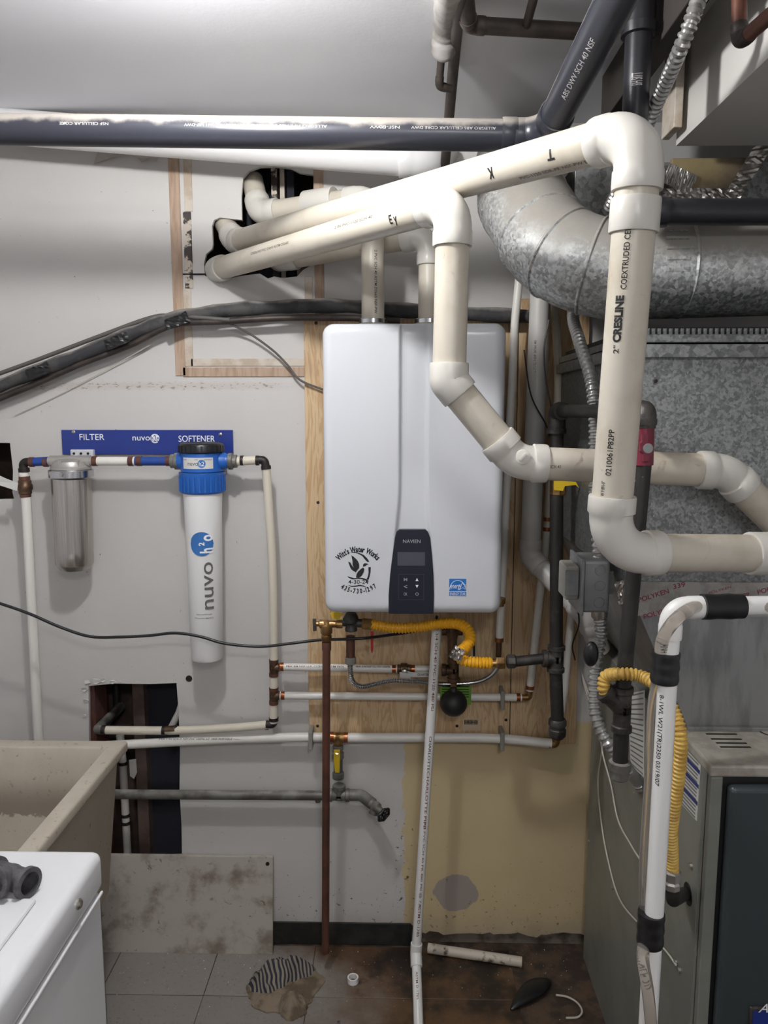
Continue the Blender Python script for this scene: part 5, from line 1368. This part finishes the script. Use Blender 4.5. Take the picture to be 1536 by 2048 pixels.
b = MB(); b.tube(spline([A(1640,1215,-1.205), A(1480,1212,-1.19), A(1402,1212,-1.2), A(1370,1224,-1.235), A(1342,1250,-1.24), A(1324,1284,-1.215), A(1320,1335,-1.19), A(1307,1420,-1.19), A(1301,1560,-1.19), A(1291,1720,-1.19), A(1290,1860,-1.19), A(1286,1915,-1.22), A(1296,1985,-1.23), A(1304,2070,-1.22)], 8), .0088, 16)
b.build('tube', W['clear'], ct)
# thermostat wires on the furnace side
for lab, pts in (('pale thermostat wire hanging straight down the furnace left side', [(1152,1315,.03),(1178,1390,.02),(1200,1470,.012),(1204,1500,.012),(1196,1560,.008),(1202,1640,.005),(1216,1720,.004),(1240,1800,.004),(1290,1860,.004),(1330,1900,.004),(1352,1930,.004)]),
                 ('pale thermostat wire swinging toward the white riser on the furnace side', [(1150,1300,.03),(1172,1380,.022),(1196,1450,.016),(1206,1510,.012),(1222,1570,.008),(1236,1640,.006),(1262,1690,.005),(1290,1735,.005)])):
    b = MB(); b.tube(spline([AX(x,y,FX-off) for x,y,off in pts], 8), .0022, 8)
    tag(b.build('thermostat_wire', W['wire_white']), lab, 'wire')
b = MB(); b.tube(spline([A(1150,1190,-.28), A(1158,1245,-.27), A(1145,1290,-.24), A(1150,1320,-.22)], 8), .002, 8)
tag(b.build('cable', W['cord']), 'thin black wire dangling beside the gas line by the furnace', 'cable')

# copper elbow on the soffit
ce = prun('copper_pipe', 'brown copper pipe with an elbow against the white soffit at upper right', AZ(1480, 90, 2.3))
run(ce, [A(1478,-70,-.93), A(1479,84,-.95), A(1600,-20,-1.1)], .0115, W['copper'], W['copper_old'], bend=.014, hub=.016, k=1.15, seg=18)

# ================================================================ sink
zr = .82
sc_ = AZ(256, 1481, zr); SX1, SY1 = sc_.x, sc_.y; SX0, SY0 = SX1-.62, SY1-.56
sk = thing('utility_sink', 'stained grey cast utility sink with thick tan rim', 'sink', ((SX0+SX1)/2, (SY0+SY1)/2, 0))
b = MB()
def rect(x0,x1,y0,y1,z): return [(x0,y0,z),(x1,y0,z),(x1,y1,z),(x0,y1,z)]
rim = .042
loops = [rect(SX0+.05,SX1-.05,SY0+.05,SY1-.05,zr-.40), rect(SX0+.02,SX1-.02,SY0+.02,SY1-.02,zr-.03), rect(SX0,SX1,SY0,SY1,zr-.028), rect(SX0,SX1,SY0,SY1,zr),
         rect(SX0+rim,SX1-rim,SY0+rim,SY1-rim,zr), rect(SX0+rim+.012,SX1-rim-.012,SY0+rim+.012,SY1-rim-.012,zr-.05), rect(SX0+.10,SX1-.10,SY0+.10,SY1-.10,zr-.33)]
vs_ = [p for l in loops for p in l]; fs = [(0,1,2,3)]
for i in range(len(loops)-1):
    for k in range(4): fs.append((i*4+k, i*4+(k+1)%4, (i+1)*4+(k+1)%4, (i+1)*4+k))
n = len(loops)-1; fs.append((n*4, n*4+1, n*4+2, n*4+3))
b.add(vs_, fs); b.build('basin', W['sink'], sk, smooth=35, bevel=.006, bseg=3)
MB().prof(((SX0+SX1)/2,(SY0+SY1)/2,zr-.3295), (0,0,1), [(0,.03),(.002,.03),(.003,.026)], 20).build('drain', W['galv_pipe'], sk)
for ix in (SX0+.08, SX1-.08):
    for iy in (SY0+.08, SY1-.08): MB().box((ix-.014,iy-.014,0),(ix+.014,iy+.014,zr-.395)).build('leg', W['galv_pipe'], sk, smooth=0, bevel=.002)

# ================================================================ washer
zw = .915
wc_ = AZ(206, 1697, zw); WX1, WY1 = wc_.x, wc_.y; WX0, WY0 = WX1-.68, WY1-.66
wa = thing('washing_machine', 'white washing machine in the foreground at lower left', 'washing machine', ((WX0+WX1)/2, (WY0+WY1)/2, 0))
MB().box((WX0+.006,WY0+.006,.02),(WX1-.004,WY1-.004,zw-.075)).build('body', W['washer'], wa, smooth=0, bevel=.012, bseg=3)
MB().box((WX0,WY0,zw-.073),(WX1,WY1,zw)).build('top', W['washer'], wa, smooth=40, bevel=.016, bseg=4)
lx1 = AZ(40, 1850, zw).x; ly1 = AZ(20, 1803, zw).y
MB().box((WX0+.06, WY0+.04, zw-.002),(lx1, ly1, zw+.008)).build('lid', W['washer'], wa, smooth=40, bevel=.007, bseg=3)
p = AX(156, 1808, WX1); p.x = WX1
MB().prof(p, (1,0,0), [(-.002,.009),(.003,.009),(.006,.006)], 16).build('side_screw', W['zinc'], wa)
MB().box((WX1-.003, WY0+.05, zw-.078),(WX1+.002, WY1-.012, zw-.072)).build('seam_trim', W['washer'], wa, smooth=0, bevel=.002)
for ix in (WX0+.06, WX1-.06):
    for iy in (WY0+.06, WY1-.06): MB().prof((ix,iy,0), (0,0,1), [(0,.02),(.01,.02),(.012,.012),(.03,.012)], 14).build('foot', W['black_rubber'], wa)
# iron tee lying on the washer
ptc = AZ(22, 1758, zw+.022)
it = MB()
R_ = .0195
for d_, L_ in ((V((.86,-.35,0)),.045),(V((-.86,.35,0)),.045),(V((-.2,-.8,.25)),.042)):
    d_.normalize(); it.prof(ptc - d_*.004, d_, [(0,R_),(L_-.010,R_),(L_-.008,R_*1.28),(L_,R_*1.28),(L_+.001,R_*1.1),(L_+.0012,R_*.9),(L_-.02,R_*.85),(L_-.0201,.001)], 26)
it.sphere(ptc, R_*1.08, 18, 12)
zmin = min(v_.z for v_ in it.v)
for v_ in it.v: v_.z += zw - zmin + .0002
tag(it.build('pipe_tee', mat('grey_malleable_iron', C(108,106,108), .42, .5, col2=C(84,82,84), sc=40, bump=.3, bsc=160)), 'loose grey iron pipe tee lying on the washing machine top', 'pipe fitting')

# ================================================================ floor clutter
bd0 = A(150, 1715, -.03); bd1 = A(548, 1905, -.03)
z_b = A(0, 1713, -.03).z
bo = MB(); bo.add([(bd0.x,-.055,0),(bd1.x,-.055,0),(bd1.x,-.043,0),(bd0.x,-.043,0),(bd0.x,-.016,z_b),(bd1.x,-.016,z_b),(bd1.x,-.004,z_b),(bd0.x,-.004,z_b)],
   [(0,3,2,1),(4,5,6,7),(0,1,5,4),(1,2,6,5),(2,3,7,6),(3,0,4,7)])
bo_ = tag(bo.build('loose_board', W['board'], smooth=0, bevel=.001), 'dirty beige board leaning against the wall below the lower hole', 'board')
MB().prof(A(535,1728,-.02), (0,-1,0), [(-.004,.006),(.0006,.006),(.001,.004)], 10).build('screw_head', W['nail'], bo_)
a_ = AZ(856, 1896, .016); c_ = AZ(1044, 1924, .016)
pv = MB(); R_ = .0148; dd = (c_-a_).normalized(); L = (c_-a_).length
pv.prof(a_, dd, [(0,R_*.82),(0,R_),(L,R_),(L,R_*.82),(L-.05,R_*.8),(L-.0501,.001)], 20)
tag(pv.build('pipe_offcut', W['pvc_dirty']), 'dirty white plastic pipe offcut lying on the floor by the wall', 'pipe')
q = AZ(706, 1964, 0.0)
rgm = MB(); vs2 = [(0,.0125),(0,.0165),(.016,.0165),(.016,.0125),(.001,.0123)]
rgm.prof((q.x,q.y,.0006), (0,0,1), vs2, 20, caps=False)
tag(rgm.build('pipe_ring', W['pvc_new']), 'small white plastic pipe ring standing on the floor', 'pipe fitting')
def cloth(name, cx, cy, rx, ry, h, seed, m, label, rotz=0, sy=0):
    b = MB(); nr, na = 26, 80; off = V((seed*7.3, seed*3.1, 0))
    ca, sa = math.cos(rotz), math.sin(rotz)
    for i in range(nr+1):
        r = i/nr
        for k in range(na):
            a = 2*math.pi*k/na
            ol = 1 + .22*mnoise.noise(V((math.cos(a)*1.6, math.sin(a)*1.6, seed*2.0))) + .08*mnoise.noise(V((math.cos(a)*5, math.sin(a)*5, seed)))
            x, y = rx*r*ol*math.cos(a), ry*r*ol*math.sin(a)
            w_ = V((x*16, y*16, seed)); f_ = 1-abs(mnoise.noise(w_ + V((mnoise.noise(w_*.7),0,0))))*1.6
            f2 = mnoise.noise(V((x*48, y*48, seed+5)))
            z = h*(1-r**2.2)*(.35+.75*max(0, f_)) + .004*f2*(1-r*.5) + .004
            b.v.append(V((cx+x*ca-y*sa, cy+x*sa+y*ca, max(.0015, z))))
    for i in range(nr):
        for k in range(na):
            k2 = (k+1) % na; b.f.append((i*na+k, i*na+k2, (i+1)*na+k2, (i+1)*na+k))
    s0 = len(b.v)
    for k in range(na): p = b.v[nr*na+k]; b.v.append(V((p.x, p.y, .0006)))
    for k in range(na): b.f.append((nr*na+k, nr*na+(k+1)%na, s0+(k+1)%na, s0+k))
    b.f.append(tuple(s0+k for k in range(na)))
    return tag(b.build(name, m, smooth=60), label, 'cloth')
c1_ = AZ(560, 1985, 0); cloth('towel', c1_.x+.01, c1_.y+.02, .108, .10, .022, 1, W['towel'], 'crumpled beige towel lying on the floor, the larger cloth of the heap')
cloth('striped_rag', AZ(560,1962,0).x, AZ(560,1962,0).y, .098, .072, .066, 2, W['stripe'], 'dark striped rag heaped on the towel on the floor', .5)
cloth('towel', AZ(585,2016,0).x, AZ(585,2016,0).y, .045, .045, .045, 4, W['towel'], 'small folded end of beige cloth at the front of the rag heap', .3)
# black oval scrap
a_ = AZ(1022, 2022, 0); c_ = AZ(1098, 1962, 0); n = 18; b = MB(); ax = (c_-a_); sd_ = V((-ax.y, ax.x, 0)).normalized()
for i in range(n+1):
    t = i/n; w_ = .034*math.sin(math.pi*min(1, t*.93+.03))**.8*(.6+.5*t)+.001; hh_ = .026*math.sin(math.pi*(t*.94+.03))**.7+.001
    for k in range(14):
        an = math.pi*2*k/14; b.v.append(a_ + ax*t + sd_*w_*math.cos(an) + V((0,0,hh_*.5+.001+hh_*.5*math.sin(an))))
for i in range(n):
    for k in range(14): b.f.append((i*14+k, i*14+(k+1)%14, (i+1)*14+(k+1)%14, (i+1)*14+k))
b.f += [tuple(range(14)), tuple(n*14+k for k in range(14))]
tag(b.build('black_scrap', W['black_plastic'], smooth=60), 'black pointed oval plastic scrap on the dirty floor', 'scrap')
b = MB(); b.tube(spline([AZ(x,y,.004) for x,y in [(1112,1990),(1135,1994),(1155,2006),(1164,2022),(1156,2034),(1132,2036)]], 8), .0028, 8)
tag(b.build('cable_scrap', W['wire_white']), 'curled pale cable scrap on the floor beside the furnace', 'cable')
# crumbs of plaster nobody could count
b = MB(); rr = random.Random(11)
for _ in range(260):
    x_, y_ = rr.uniform(220, 1150), 1900 + abs(rr.gauss(0, 50))
    if y_ > 2046: continue
    p = AZ(x_, y_, .0012)
    if p.y > -.008: continue
    s_ = rr.uniform(.0007, .0024); r_ = [V((rr.uniform(-1,1), rr.uniform(-1,1), rr.uniform(-.3,.8)))*s_ for _ in range(4)]
    b.add([p+q for q in r_], [(0,1,2),(0,2,3),(0,3,1),(1,3,2)])
tag(b.build('plaster_crumbs', W['white_print'], smooth=0), 'scattered plaster crumbs on the floor along the wall', 'debris', kind='stuff')
